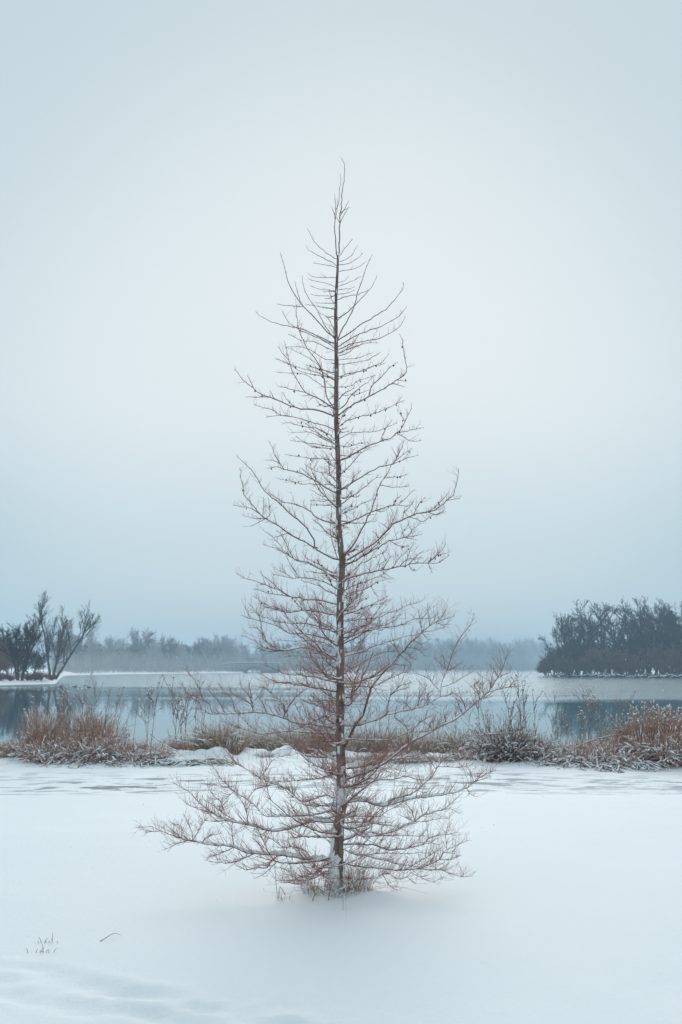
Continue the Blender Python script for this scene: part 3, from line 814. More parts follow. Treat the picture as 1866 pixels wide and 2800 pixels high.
s 2.8 0.952,0.809 1.058,0.845
s 2.8 0.89,0.761 0.907,0.721 0.952,0.699
s 2.8 0.934,0.801 0.907,0.88
s 9.0 0.287,0.634 0.358,0.681 0.429,0.697 0.491,0.719 0.544,0.75 0.588,0.792 0.633,0.832 0.668,0.889 0.712,0.951 0.766,0.987 0.81,1.018
s 3.3 0.668,0.889 0.624,0.96 0.571,1.013
s 3.3 0.686,0.907 0.801,0.907 0.899,0.916 0.934,0.942
b 4.5 0.03,0.551 0.11,0.561 0.199,0.561 0.278,0.561 0.323,0.597 0.394,0.632 0.447,0.668
b 4.5 0.026,0.515 0.137,0.521 0.225,0.513 0.314,0.499 0.376,0.49 0.42,0.473
b 7.7* 0.013,0.482 0.075,0.462 0.154,0.418 0.199,0.443 0.252,0.443 0.314,0.439 0.376,0.457 0.438,0.488 0.518,0.524 0.571,0.56 0.624,0.582 0.695,0.604 0.757,0.632 0.81,0.685 0.854,0.721
s 3.1 0.518,0.526 0.606,0.526 0.695,0.544 0.766,0.545
s 3.1 0.526,0.53 0.5,0.597 0.464,0.641 0.411,0.668
s 2.6 0.518,0.526 0.464,0.552 0.402,0.575
s 2.6 0.695,0.606 0.766,0.614 0.828,0.583
s 2.6 0.571,0.561 0.557,0.65
s 3.1 0.154,0.418 0.252,0.424 0.34,0.424 0.447,0.428 0.518,0.424 0.606,0.421
b 6.4 0.008,0.365 0.11,0.366 0.216,0.36 0.269,0.347 0.34,0.326 0.411,0.326 0.482,0.338 0.571,0.365 0.615,0.4 0.668,0.423 0.748,0.433 0.823,0.448
s 2.6 0.571,0.366 0.633,0.375 0.695,0.358
s 2.8 0.464,0.335 0.535,0.375 0.58,0.38
b 6.4* 0.004,0.333 0.075,0.303 0.163,0.285 0.234,0.267 0.305,0.254 0.376,0.232 0.447,0.218 0.518,0.21 0.571,0.205
s 3.1 0.181,0.287 0.314,0.304 0.447,0.3 0.535,0.304 0.624,0.304
b 6.4 0.004,0.238 0.092,0.214 0.181,0.201 0.269,0.196 0.358,0.183 0.447,0.183 0.535,0.192 0.624,0.223 0.686,0.254 0.721,0.303 0.743,0.329 0.739,0.42 0.752,0.499
s 3.1 0.748,0.331 0.819,0.358 0.894,0.393
s 2.8 0.704,0.26 0.792,0.26 0.837,0.291
s 2.8 0.721,0.296 0.801,0.3
s 3.3 0.535,0.198 0.624,0.185 0.695,0.185 0.748,0.163 0.859,0.136 0.921,0.145
s 3.1 0.447,0.185 0.535,0.234 0.624,0.287 0.704,0.34
s 2.6 0.859,0.136 0.865,0.171
b 6.4* -0.005,0.132 0.092,0.118 0.172,0.118 0.252,0.127 0.296,0.154 0.34,0.159 0.376,0.128 0.438,0.125 0.491,0.161 0.553,0.192
s 3.3 0.491,0.154 0.571,0.127 0.642,0.101 0.686,0.118 0.726,0.136
s 2.6 0.491,0.136 0.522,0.083
s 2.6 0.296,0.14 0.34,0.074 0.398,0.039"""
STEM = [(-0.031, -0.06, .075), (-0.031, .0, 0.066), (-0.031, 0.054, 0.0566), (-0.036, 0.172, 0.0463), (-0.023, 0.35, 0.0399), (-0.01, 0.525, 0.0373), (0.013, 0.659, 0.036), (0.0, 0.764, 0.0347), (0.0, 0.88, 0.0334), (-0.008, 1.086, 0.0309),
        (-0.003, 1.263, 0.0296), (-0.008, 1.528, 0.0283), (-0.003, 1.973, 0.0257), (-0.005, 2.125, 0.0244), (0.008, 2.354, 0.0232), (-0.013, 2.586, 0.0199), (-0.018, 2.93, 0.0187), (-0.031, 3.388, 0.0167), (-0.036, 3.553, 0.0161),
        (-0.032, 3.898, 0.0141), (-0.036, 4.242, 0.0103), (-0.022, 4.51, 0.0077)]
STEM = np.array(STEM)
def stem_x(z):
    return np.interp(z, STEM[:, 1], STEM[:, 0])
def stem_r(z):
    return np.interp(z, STEM[:, 1], STEM[:, 2])
rng = np.random.default_rng(7)

def smooth_line(P, step):
    P = np.asarray(P, float)
    if len(P) == 2:
        P = np.array([P[0], P.mean(0), P[1]])
    Q = np.vstack([2 * P[0] - P[1], P, 2 * P[-1] - P[-2]])
    out = []
    for i in range(1, len(Q) - 2):
        L = np.linalg.norm(Q[i + 1] - Q[i])
        n = max(1, int(round(L / step)))
        t = (np.arange(n) / n)[:, None]
        p0, p1, p2, p3 = Q[i - 1], Q[i], Q[i + 1], Q[i + 2]
        out.append(.5 * ((2 * p1) + (-p0 + p2) * t + (2 * p0 - 5 * p1 + 4 * p2 - p3) * t ** 2 + (-p0 + 3 * p1 - 3 * p2 + p3) * t ** 3))
    out.append(P[-1:])
    return np.concatenate(out)
def unit(v):
    return v / (np.linalg.norm(v, axis=-1, keepdims=True) + 1e-9)

tree = thing('conifer_tree', 'bare young conifer with reddish brown twigs and snow on its boughs, alone in the snow', 'tree', (0, TD, 0))

# stem
b = MB()
zz = np.concatenate([np.linspace(-.06, .5, 24), np.linspace(.53, 4.51, 100)])
rr = stem_r(zz) * (1 + .07 * np.array([float(vnoise(z * 22, 0.5, 3)) for z in zz]) * 2)
P = np.stack([stem_x(zz) + .003 * np.sin(zz * 9), .004 * np.sin(zz * 7 + 1), zz], -1)
b.tube(P, rr, 12)
trunk_me = b.mesh('trunk', M_bark)
co = np.empty(len(trunk_me.vertices) * 3, np.float32)
trunk_me.vertices.foreach_get('co', co)
co = co.reshape(-1, 3)
ang = np.arctan2(co[:, 1], co[:, 0] - stem_x(co[:, 2]))
k = 1 + .16 * vnoise(ang * 2.3 + 11, co[:, 2] * 20, 8) + .25 * np.clip(.28 - co[:, 2], 0, 1) * np.sin(ang * 5 + 1) * 1.6
cx_ = stem_x(co[:, 2])
co[:, 0] = cx_ + (co[:, 0] - cx_) * k
co[:, 1] *= k
trunk_me.vertices.foreach_set('co', co.ravel())
trunk = link('trunk', trunk_me, tree)

def snow_patch(z0, z1, a0, a1, th):
    nu, nv = 14, 16
    u = np.linspace(-1, 1, nu)[:, None]
    v = np.linspace(-1, 1, nv)[None, :]
    z = (z0 + z1) / 2 + (z1 - z0) / 2 * v + 0 * u
    a = (a0 + a1) / 2 + (a1 - a0) / 2 * u + 0 * v
    s = rng.integers(1000)
    pr = np.clip(1 - (u ** 2) ** 1.4 - (v ** 2) ** 1.6 + 2.3 * fbm(u * 2.2 + 7, v * (1.2 + 9 * (z1 - z0)) + 3, s, 4), -.35, 1)
    rad = stem_r(z) * 1.0 - .004 + (th + .006) * np.sign(pr) * np.abs(pr) ** .6
    V = np.stack([stem_x(z) + rad * np.cos(a), rad * np.sin(a), z], -1).reshape(-1, 3)
    i = np.arange(nu * nv).reshape(nu, nv)
    q = MB()
    q.raw(V, np.stack([i[:-1, :-1], i[1:, :-1], i[1:, 1:], i[:-1, 1:]], -1).reshape(-1, 4))
    link('snow_patch', q.mesh('snow_patch', M_snow), trunk)
PI = math.pi
# angles: -90 deg faces the camera side, 180 the left
def pd(z0, z1, a, wd, th):
    snow_patch(z0, z1, R(a - wd), R(a + wd), th)
for z0, z1, a, wd, th in [(.10, .30, -120, 66, .018), (.17, .34, -150, 36, .013), (.06, .20, -88, 36, .012), (.30, .50, -158, 30, .010), (.56, .74, -135, 45, .020), (.66, .80, -100, 70, .022), (-.01, .14, -95, 40, .022), (.78, .92, -70, 26, .010),
                          (1.07, 1.15, -60, 24, .007), (1.18, 1.29, -160, 30, .022), (1.0, 1.06, -110, 20, .006), (1.60, 1.72, -110, 26, .008), (1.70, 1.84, -150, 40, .012), (1.82, 1.93, -105, 26, .008),
                          (.02, .10, -40, 22, .012), (.42, .50, -60, 16, .006), (2.16, 2.30, -165, 34, .010)]:
    pd(z0, z1, a, wd, th)
for i in range(34):
    z = rng.uniform(1.0, 4.3)
    pd(z, z + rng.uniform(.02, .06), rng.uniform(-170, -20), rng.uniform(10, 20), rng.uniform(.002, .005))
# snow lodged in the forks along the stem
for z in (3.40, 3.45, 3.95, 3.98, 3.02, 2.62, 2.35, 2.2, 2.08, 3.7, 4.5):
    pd(z - .012, z + .035, rng.choice([-150, -30, -170, -10]) + rng.uniform(-10, 10), 28, .008)

def twig_batch(b, P0, D0, Ln, r0, curl, n=4, k=3, wob=.07):
    """vectorised curved twigs; returns points"""
    m = len(P0)
    t = np.linspace(0, 1, n)[None, :, None]
    bend = rng.normal(0, wob, (m, 1, 3))
    up = np.array([0, 0, 1.0])[None, None, :] * curl[:, None, None]
    P = P0[:, None, :] + Ln[:, None, None] * (D0[:, None, :] * t + (up + bend) * t ** 2 * .5 + rng.normal(0, .018, (m, n, 3)) * (t > 0))
    rad = r0[:, None] * np.linspace(1, .45, n)[None, :]
    b.tubes(P, rad, k)
    return P

def snow_strip(b, P, r, frac0, frac1, thick, gap=.0, seed=0):
    """snow lying along the top of a bough"""
    L = np.concatenate([[0], np.cumsum(np.linalg.norm(np.diff(P, axis=0), axis=1))])
    n = max(4, int(L[-1] * (frac1 - frac0) / .012))
    s = np.linspace(frac0, frac1, n) * L[-1]
    Q = np.stack([np.interp(s, L, P[:, i]) for i in range(3)], -1)
    rq = np.interp(s, L, r)
    T = unit(np.gradient(Q, axis=0))
    flat_ = np.sqrt(np.clip(1 - T[:, 2] ** 2, 0, 1))
    u = (s - s[0]) / (s[-1] - s[0] + 1e-9)
    nz = vnoise(s * 14, s * 0 + seed, seed) + .6 * vnoise(s * 45, s * 0 + seed, seed + 3)
    h = np.maximum(rq, .0026) * thick * (.75 + .9 * nz) * (1 - .35 * u) * flat_ ** 1.5
    h = np.where(vnoise(s * 9, s * 0 + 9 + seed, seed + 5) + .5 < gap, 0, h)
    h *= np.clip(np.minimum(u, 1 - u) * 14, 0, 1)
    h = np.maximum(h, 0)
    i = 0
    while i < n:
        if h[i] <= .0007:
            i += 1
            continue
        j = i
        while j < n and h[j] > .0007:
            j += 1
        if j - i >= 3:
            hh = h[i:j].copy()
            q = Q[i:j].copy()
            wd = np.maximum(rq[i:j] * 1.1, .0024) * (.75 + .35 * np.clip(hh / (rq[i:j] * thick + 1e-6), 0, 1))
            hh[0] *= .2
            hh[-1] *= .2
            wd[0] *= .3
            wd[-1] *= .3
            side = unit(np.cross(unit(np.gradient(q, axis=0)), [0, 0, 1.0]))
            a = np.linspace(0, 2 * math.pi, 8, endpoint=False)
            cz = rq[i:j] * .62 + hh * .42
            V = q[:, None, :] + side[:, None, :] * (np.cos(a)[None, :, None] * wd[:, None, None])
            V[:, :, 2] += cz[:, None] + np.sin(a)[None, :] * hh[:, None] * .62
            m = len(q)
            idx = np.arange(m * 8).reshape(m, 8)
            A = idx[:-1]
            B_ = np.roll(A, -1, 1)
            C = idx[1:]
            D_ = np.roll(C, -1, 1)
            b.raw(V, np.stack([A, B_, D_, C], -1).reshape(-1, 4))
        i = j

def twigs_for(bt, P, r, zmean, dens, lmul, first=.10, cones=None):
    L = np.concatenate([[0], np.cumsum(np.linalg.norm(np.diff(P, axis=0), axis=1))])
    tot = L[-1]
    n = int(tot / dens)
    if n < 1:
        return
    s = np.sort(rng.uniform(first, 1.0, n)) * tot
    Q = np.stack([np.interp(s, L, P[:, i]) for i in range(3)], -1)
    T = unit(np.stack([np.interp(s, L, np.gradient(P[:, i])) for i in range(3)], -1))
    side = unit(np.cross(T, [0, 0, 1.0]))
    upv = np.cross(side, T)
    a = rng.choice([-1, 1], n) * rng.normal(1.15, .55, n)           # round the bough, mostly to the sides and upward
    perp = np.sin(a)[:, None] * side + np.cos(a)[:, None] * upv
    D = unit(T * rng.uniform(.15, .8, n)[:, None] + perp * rng.uniform(.6, 1.0, n)[:, None])
    u = s / tot
    ln = lmul * (.25 + .75 * rng.random(n) ** 1.5) * (1.0 - .45 * u)
    r0 = np.minimum(np.interp(s, L, r) * .7, .00125 + .0011 * (ln / .2))
    r0 = np.maximum(r0, .0010)
    TP = twig_batch(bt, Q, D, ln, r0, rng.uniform(.0, .55, n))
    # second order
    w = ln > .06
    if w.any():
        reps = np.where(ln[w] > .12, 4, 2)
        src = np.repeat(TP[w], reps, 0)
        l2 = np.repeat(ln[w], reps)
        m = len(src)
        t = rng.uniform(.2, .95, m) * 3
        i0 = np.clip(t.astype(int), 0, 2)
        f = (t - i0)[:, None]
        p0 = src[np.arange(m), i0] * (1 - f) + src[np.arange(m), i0 + 1] * f
        tn = unit(src[np.arange(m), i0 + 1] - src[np.arange(m), i0])
        D2 = unit(tn * .8 + rng.normal(0, .55, (m, 3)) + np.array([0, 0, .12]))
        twig_batch(bt, p0, D2, l2 * rng.uniform(.2, .6, m), np.full(m, .0008), rng.uniform(0, .4, m), n=3)
    # spur shoots: short knobs
    m = int(tot / .022)
    if m:
        s2 = rng.uniform(.05, 1, m) * tot
        q = np.stack([np.interp(s2, L, P[:, i]) for i in range(3)], -1)
        rq = np.interp(s2, L, r)
        d = unit(rng.normal(0, 1, (m, 3)))
        bt.tubes(np.stack([q, q + d * (rq[:, None] + .004)], 1), np.stack([np.full(m, .0016), np.full(m, .0012)], 1), 3)
    if cones is not None:
        m = rng.poisson(tot * 4)
        if m:
            s2 = rng.uniform(.08, .95, m) ** 1.4 * tot
            q = np.stack([np.interp(s2, L, P[:, i]) for i in range(3)], -1) + rng.normal(0, .006, (m, 3)) + np.array([0, 0, -.003])
            cones.blobs(q, np.stack([rng.uniform(.0045, .0065, m)] * 2 + [rng.uniform(.0055, .0085, m)], -1), 1, rng, .18)

def nearest(P, q):
    d = np.linalg.norm(P - q, axis=1)
    i = int(d.argmin())
    return i, d[i]

conesB = MB()
def lift(e, yo):
    """front elevation (x, z), seen from eye height at TD metres, carried to depth offset yo"""
    k = (TD + yo) / TD
    return np.stack([e[:, 0] * k, yo, EYE + (e[:, 1] - EYE) * k], -1)

groups = []
for line in TABLE.strip().splitlines():
    kx, rad, *pts = line.split()
    e = np.array([tuple(map(float, p.split(','))) for p in pts])
    rec = (float(rad.rstrip('*')) / 1000, rad.endswith('*'), e)
    if kx == 'b':
        groups.append([rec])
    else:
        groups[-1].append(rec)

def tip_taper(n, r0, r1=.0011):
    u = np.linspace(0, 1, n)
    return r1 + (r0 - r1) * (1 - u) ** .8

def add_branch(lines, snowy, zmean, top=False, sparse=1.0):
    """lines: list of (P, r); one bough with its offshoots, twigs and snow"""
    bb, bt, bs = MB(), MB(), MB()
    low = float(np.clip((3.6 - zmean) / 2.4, 0, 1))
    for i, (P, r) in enumerate(lines):
        bb.tube(P, r, 7 if r[0] > .006 else 5)
        lm = (.105 + .125 * low) * (1.0 if i == 0 else .8)
        dens = .0255 - .0155 * low
        if zmean > 4.0:
            lm, dens = .06, .06
        dens *= sparse
        if top:
            lm, dens = .03, .2
        twigs_for(bt, P, r, zmean, dens, lm, .10 if i == 0 else .15, conesB if 1.9 < zmean < 3.75 else None)
        if snowy and (i == 0 or r[0] > .008):
            snow_strip(bs, P, r, .015, .86, 5.6, .05, int(rng.integers(999)))
        elif zmean < 2.3 and r[0] > .003:
            snow_strip(bs, P, r, .02, .7, 2.8, .25, int(rng.integers(999)))
        elif i == 0 and not top:
            snow_strip(bs, P, r, .02, .6, 2.0, .35, int(rng.integers(999)))
    o = link('branch', bb.mesh('branch', M_branch), tree)
    if not bt.empty():
        link('twigs', bt.mesh('twigs', M_twig), o, kind='stuff')
    if not bs.empty():
        link('snow_cover', bs.mesh('snow_cover', M_snow), o, kind='stuff')

for gi, g in enumerate(groups):
    r0, snowy, e = g[0]
    if snowy:
        r0 *= .62
    r0 *= .78
    top = gi < 2
    reach = np.abs(e[:, 0]).max()
    sw = rng.uniform(-1, 1)
    lim = 62 if reach < .3 else (46 if reach < .6 else 30)
    if snowy:
        lim = 24
    sw = math.tan(R(lim * sw)) if not top else rng.uniform(-.1, .1)
    dx = np.abs(e[:, 0] - stem_x(e[0, 1]))
    yo = sw * dx * (1 - .18 * dx)
    P = lift(e, yo)
    root = np.array([[stem_x(e[0, 1]), 0, e[0, 1] - .004]])
    if top:
        root = np.array([[-.022, 0, 4.49]])
    P = smooth_line(np.vstack([root, P]), .035)
    P[2:-1] += rng.normal(0, .0022, (len(P) - 3, 3))
    lines = [(P, tip_taper(len(P), r0) * (1 + .12 * rng.random(len(P))))]
    for r1, sn, e1 in g[1:]:
        best = None
        for Pq, rq in lines:
            k = TD / (TD + Pq[:, 1])
            sx, sz = Pq[:, 0] * k, EYE + (Pq[:, 2] - EYE) * k
            d = np.hypot(sx - e1[0, 0], sz - e1[0, 1])
            i = int(d.argmin())
            if best is None or d[i] < best[0]:
                best = (d[i], Pq[i], rq[i])
        base, rb = best[1], best[2]
        L1 = np.concatenate([[0], np.cumsum(np.hypot(*np.diff(e1, axis=0).T))])
        yo = base[1] + L1 * rng.uniform(-.55, .55)
        Q = lift(e1, yo)
        Q[0] = base
        Q = smooth_line(Q, .03)
        Q[2:-1] += rng.normal(0, .0018, (max(len(Q) - 3, 0), 3))
        lines.append((Q, tip_taper(len(Q), min(r1, max(rb, .002)))))
    add_branch(lines, snowy, float(e[:, 1].mean()), top)

# boughs that grow toward and away from the viewer's side
for i in range(92):
    z = .22 + 4.1 * (i + rng.random()) / 92
    a = rng.choice([-1, 1]) * rng.uniform(R(38), R(142))
    fal = np.interp(z, [0, .5, 1.4, 2.4, 3.3, 4.3], [.75, .95, .85, .55, .42, .16])
    Lb = fal * rng.uniform(.45, 1.0)
    n = 7
    t = np.linspace(0, 1, n)
    rise = rng.uniform(.05, .55)
    hor = np.array([math.cos(a), math.sin(a)])
    wob = np.cumsum(rng.normal(0, .05, n)) * Lb * .6
    P = np.stack([stem_x(z) + hor[0] * t * Lb - hor[1] * wob, hor[1] * t * Lb + hor[0] * wob, z + Lb * (rise * t ** 1.3 + rng.uniform(-.1, .05) * np.sin(t * 3))], -1)
    P = smooth_line(P, .035)
    P[2:-1] += rng.normal(0, .002, (len(P) - 3, 3))
    r0 = .0022 + .0062 * Lb * np.interp(z, [0, 4], [1, .6])
    lines = [(P, tip_taper(len(P), r0))]
    if Lb > .25:
        for _ in range(int(Lb * 4)):
            j = rng.integers(len(P) // 5, len(P) - 2)
            d = unit(P[j + 1] - P[j] + rng.normal(0, .012, 3) * 1.6 + np.array([0, 0, .006]))
            l = Lb * rng.uniform(.2, .45)
            tt = np.linspace(0, 1, 5)[:, None]
            Q = P[j] + d * tt * l + np.array([0, 0, 1]) * (tt ** 2) * l * rng.uniform(0, .35) + rng.normal(0, .01, (5, 3)) * tt
            Q = smooth_line(Q, .035)
            lines.append((Q, tip_taper(len(Q), max(r0 * .5, .0017))))
    add_branch(lines, z < 1.0 and rng.random() < .4, z, False, 1.9)
if not conesB.empty():
    link('cones', conesB.mesh('cones', M_cone), tree, kind='stuff')

# ------------------------------------------------------------------ grasses and weeds
def blades(b, n, rad, h0, h1, lean, droop, r, k=3, np_=5, up_r=.35):
    a = rng.uniform(0, 2 * PI, n)
    q = np.sqrt(rng.random(n)) * rad
    base = np.stack([np.cos(a) * q, np.sin(a) * q, np.full(n, -.03)], -1)
    az = a + rng.normal(0, 1.0, n)
    le = np.abs(rng.normal(0, lean, n)) + .03
    d = np.stack([np.cos(az) * np.sin(le), np.sin(az) * np.sin(le), np.cos(le)], -1)
    L = h0 + (h1 - h0) * rng.random(n) ** 1.6
    t = np.linspace(0, 1, np_)[None, :, None]
    out = np.stack([np.cos(az), np.sin(az), np.zeros(n)], -1)
    dr = np.abs(rng.normal(0, droop, n))
    P = base[:, None, :] + L[:, None, None] * (d[:, None, :] * t + (out[:, None, :] * .55 - np.array([0, 0, .6])) * dr[:, None, None] * t ** 2.4)
    P += rng.normal(0, .006, P.shape) * t
    P[:, :, 2] = np.maximum(P[:, :, 2], -.03)
    rr_ = rng.uniform(.7, 1.2, n)[:, None] * r * np.linspace(1, up_r, np_)[None, :]
    b.tubes(P, rr_, k)
    return P
def snow_on(bs, P, frac, r0, r1, lo=.15):
    """snow lodged along bent stems: drawn-out lumps that follow the stem"""
    m, k = P.shape[:2]
    n = int(m * frac)
    if n < 1:
        return
    i = rng.integers(0, m, n)
    t = rng.uniform(lo, .98, n) * (k - 1)
    w = rng.uniform(.25, 1.1, n)
    def at(u):
        u = np.clip(u, 0, k - 1.001)
        j = u.astype(int)
        f = (u - j)[:, None]
        return P[i, j] * (1 - f) + P[i, j + 1] * f
    sz = r0 + (r1 - r0) * rng.random(n) ** 1.5
    Q = np.stack([at(t - w), at(t - w * .3), at(t + w * .4), at(t + w)], 1)
    hor = np.linalg.norm((Q[:, -1] - Q[:, 0])[:, :2], axis=1) / (np.linalg.norm(Q[:, -1] - Q[:, 0], axis=1) + 1e-6)
    sz = sz * (.26 + .34 * hor)
    Q[:, :, 2] += sz[:, None] * .5
    bs.tubes(Q, sz[:, None] * np.stack([np.full(n, .15), rng.uniform(.6, 1.1, n), rng.uniform(.5, 1.0, n), np.full(n, .12)], 1), 5)

PROTO = {}
def proto(kind, fn, n):
    PROTO[kind] = [fn() for _ in range(n)]
def p_grass(mat_, n, rad, h0, h1, lean, droop, r, sn, sr, lo=.2):
    def f():
        b, s = MB(), MB()
        P = blades(b, n, rad, h0, h1, lean, droop, r)
        snow_on(s, P, sn, sr * .6, sr * 1.4, lo)
        return [('blades', b.mesh('blades', mat_)), ('snow_cover', s.mesh('snow_cover', M_snow))]
    return f
def p_shrub(mat_, n, rad, h, r, sn, sr, flop=.9):
    """matted stems bent over by snow, with small curled leaves"""
    def f():
        b, s, lf = MB(), MB(), MB()
        P = blades(b, n, rad, h * .4, h * 1.5, .5, flop, r, np_=7)
        TW = blades(b, n // 7, rad * .8, h * .9, h * 2.1, .3, .12, r * .8, np_=5)
        P2 = blades(b, n // 2, rad * .9, h * .5, h * 1.0, .25, .5, r * .8)
        m = n * 3
        i = rng.integers(0, n, m)
        j = rng.integers(1, 7, m)
        q = P[i, j] + rng.normal(0, .022, (m, 3))
        d = unit(rng.normal(0, 1, (m, 3))) * rng.uniform(.015, .04, m)[:, None]
        lf.tubes(np.stack([q - d, q, q + d], 1), np.stack([np.full(m, .001), rng.uniform(.004, .008, m), np.full(m, .001)], 1), 3)
        snow_on(s, P, sn, sr * .6, sr * 1.5, .25)
        snow_on(s, P2, sn, sr * .6, sr * 1.2, .4)
        return [('stems', b.mesh('stems', mat_)), ('leaves', lf.mesh('leaves', mat_)), ('snow_cover', s.mesh('snow_cover', M_snow))]
    return f
def p_weed(h):
    def f():
        b, hd, s = MB(), MB(), MB()
        hh = h * rng.uniform(.8, 1.15)
        n = 8
        t = np.linspace(0, 1, n)
        ln = rng.normal(0, .20)
        P = np.stack([ln * t ** 1.5 * hh + np.cumsum(rng.normal(0, .006, n)), rng.normal(0, .08) * t * hh, -.04 + t * hh], -1)
        b.tube(P, np.linspace(.0055, .0026, n), 4)
        tips = [P[-1]]
        m = rng.integers(2, 13)
        for _ in range(m):
            j = rng.uniform(.4, .97) * (n - 1)
            i = int(j)
            p0 = P[i] + (P[min(i + 1, n - 1)] - P[i]) * (j - i)
            a = rng.uniform(0, 2 * PI)
            l = hh * rng.uniform(.06, .3)
            d = unit(np.array([math.cos(a), math.sin(a), rng.uniform(.5, 2.2)]))
            Q = p0 + d * np.linspace(0, 1, 4)[:, None] * l + np.array([0, 0, 1]) * (np.linspace(0, 1, 4) ** 2)[:, None] * l * .2
            b.tube(Q, np.linspace(.0042, .0026, 4), 3)
            tips.append(Q[-1])
            if rng.random() < .5:
                tips.append(Q[2])
        tips = np.array(tips)
        tips = np.concatenate([tips] + [tips + rng.normal(0, .012, tips.shape) for _ in range(1)])
        hd.blobs(tips, rng.uniform(.004, .011, (len(tips), 3)), 1, rng, .3)
        w = rng.random(len(tips)) < .28
        s.blobs(tips[w] + np.array([0, 0, .008]), rng.uniform(.005, .013, (int(w.sum()), 3)), 1, rng, .3)
        return [('stem', b.mesh('stem', M_stalk)), ('seed_heads', hd.mesh('seed_heads', M_stalk)), ('snow_cover', s.mesh('snow_cover', M_snow))]
    return f
def p_reed(n, h):
    def f():
        b, pl, s = MB(), MB(), MB()
        P = blades(b, n, .16, h * .65, h * 1.05, .10, .12, .0055, np_=6)
        Q = blades(b, n * 6, .2, h * .3, h * .9, .18, .4, .0055)
        k = np.arange(n)[rng.random(n) < .5]
        tip, pre = P[k, -1], P[k, -2]
        d = unit(tip - pre)
        d = unit(d + np.stack([rng.normal(.25, .2, len(k)), rng.normal(0, .2, len(k)), np.full(len(k), -.2)], -1))
        L = rng.uniform(.07, .15, len(k))[:, None]
        T = np.stack([tip, tip + d * L * .35, tip + d * L * .7 + np.array([0, 0, -.008]), tip + d * L + np.array([0, 0, -.02])], 1)
        pl.tubes(T, rng.uniform(.7, 1.2, (len(k), 1)) * np.array([[.004, .013, .011, .002]]), 5)
        c = T[:, 1:3].reshape(-1, 3)
        c = c[rng.random(len(c)) < .75]
        s.blobs(c + np.array([0, 0, .010]), rng.uniform(.008, .019, (len(c), 3)), 1, rng, .3)
        snow_on(s, Q, .5, .007, .016, .3)
        return [('stalks', b.mesh('stalks', M_rust if rng.random() < .45 else M_tan)), ('plumes', pl.mesh('plumes', M_plume)), ('snow_cover', s.mesh('snow_cover', M_snow))]
    return f
def p_heap():
    """stalks broken down flat under snow"""
    b, s = MB(), MB()
    n = 46
    base = np.stack([rng.uniform(-.32, .32, n), rng.uniform(-.14, .14, n), rng.uniform(-.02, .08, n)], -1)
    a = rng.normal(0, .5, n) + rng.choice([0, PI], n)
    d = np.stack([np.cos(a), np.sin(a) * .6, rng.uniform(-.05, .35, n)], -1)
    L = rng.uniform(.2, .55, n)[:, None, None]
    t = np.linspace(0, 1, 6)[None, :, None]
    P = base[:, None] + L * (d[:, None] * t - np.array([0, 0, .42]) * t ** 2) + rng.normal(0, .008, (n, 6, 3))
    P[:, :, 2] = np.maximum(P[:, :, 2], -.015)
    b.tubes(P, np.full((n, 6), .0055) * rng.uniform(.5, 1.3, (n, 1)), 4)
    for q in P[:30]:
        snow_strip(s, q, np.full(6, .009), .05, .9, 1.6, .2, int(rng.integers(999)))
    snow_on(s, P, 1.6, .012, .03, .1)
    return [('stalks', b.mesh('stalks', M_brown)), ('snow_cover', s.mesh('snow_cover', M_snow))]

rng = np.random.default_rng(21)
proto('rust_grass', p_grass(M_rust, 260, .18, .18, .95, .16, .30, .0054, .8, .013, .2), 5)
proto('rust_low', p_grass(M_rust, 340, .22, .12, .40, .28, .5, .0055, .8, .013, .3), 4)
proto('tan_grass', p_grass(M_tan, 330, .27, .12, .62, .26, .5, .0055, .7, .014, .3), 5)
proto('rust_shrub', p_shrub(M_rust, 240, .25, .38, .0052, 1.9, .018), 5)
proto('brown_shrub', p_shrub(M_brown, 220, .24, .44, .0052, 1.7, .018, .8), 5)
proto('low_mat', p_shrub(M_rust, 190, .29, .26, .0055, 2.6, .022, 1.1), 5)
proto('weed', p_weed(1.0), 10)
proto('reed', p_reed(46, .95), 5)
proto('heap', p_heap, 4)

NAMES = {'rust_grass': 'grass_clump', 'rust_low': 'grass_clump', 'tan_grass': 'grass_clump', 'rust_shrub': 'shrub', 'brown_shrub': 'shrub', 'low_mat': 'shrub', 'weed': 'weed_stalk', 'reed': 'reed_clump', 'heap': 'stalk_heap'}
CATS = {'grass_clump': 'grass', 'shrub': 'shrub', 'weed_stalk': 'weed', 'reed_clump': 'reeds', 'stalk_heap': 'dead stalks'}
def plant(kind, dx, depth, sc, label, group, zs=1.0):
    x = ax(dx) * depth
    p = PROTO[kind][rng.integers(len(PROTO[kind]))]
    n = NAMES[kind]
    o = thing(n, label, CATS[n], (x, depth, gz(x, depth) - .01), rng.uniform(0, 2 * PI), (sc, sc, sc * zs), group)
    for nm, me in p:
        link(nm, me, o, kind=None if nm == 'stem' else 'stuff')
    return o

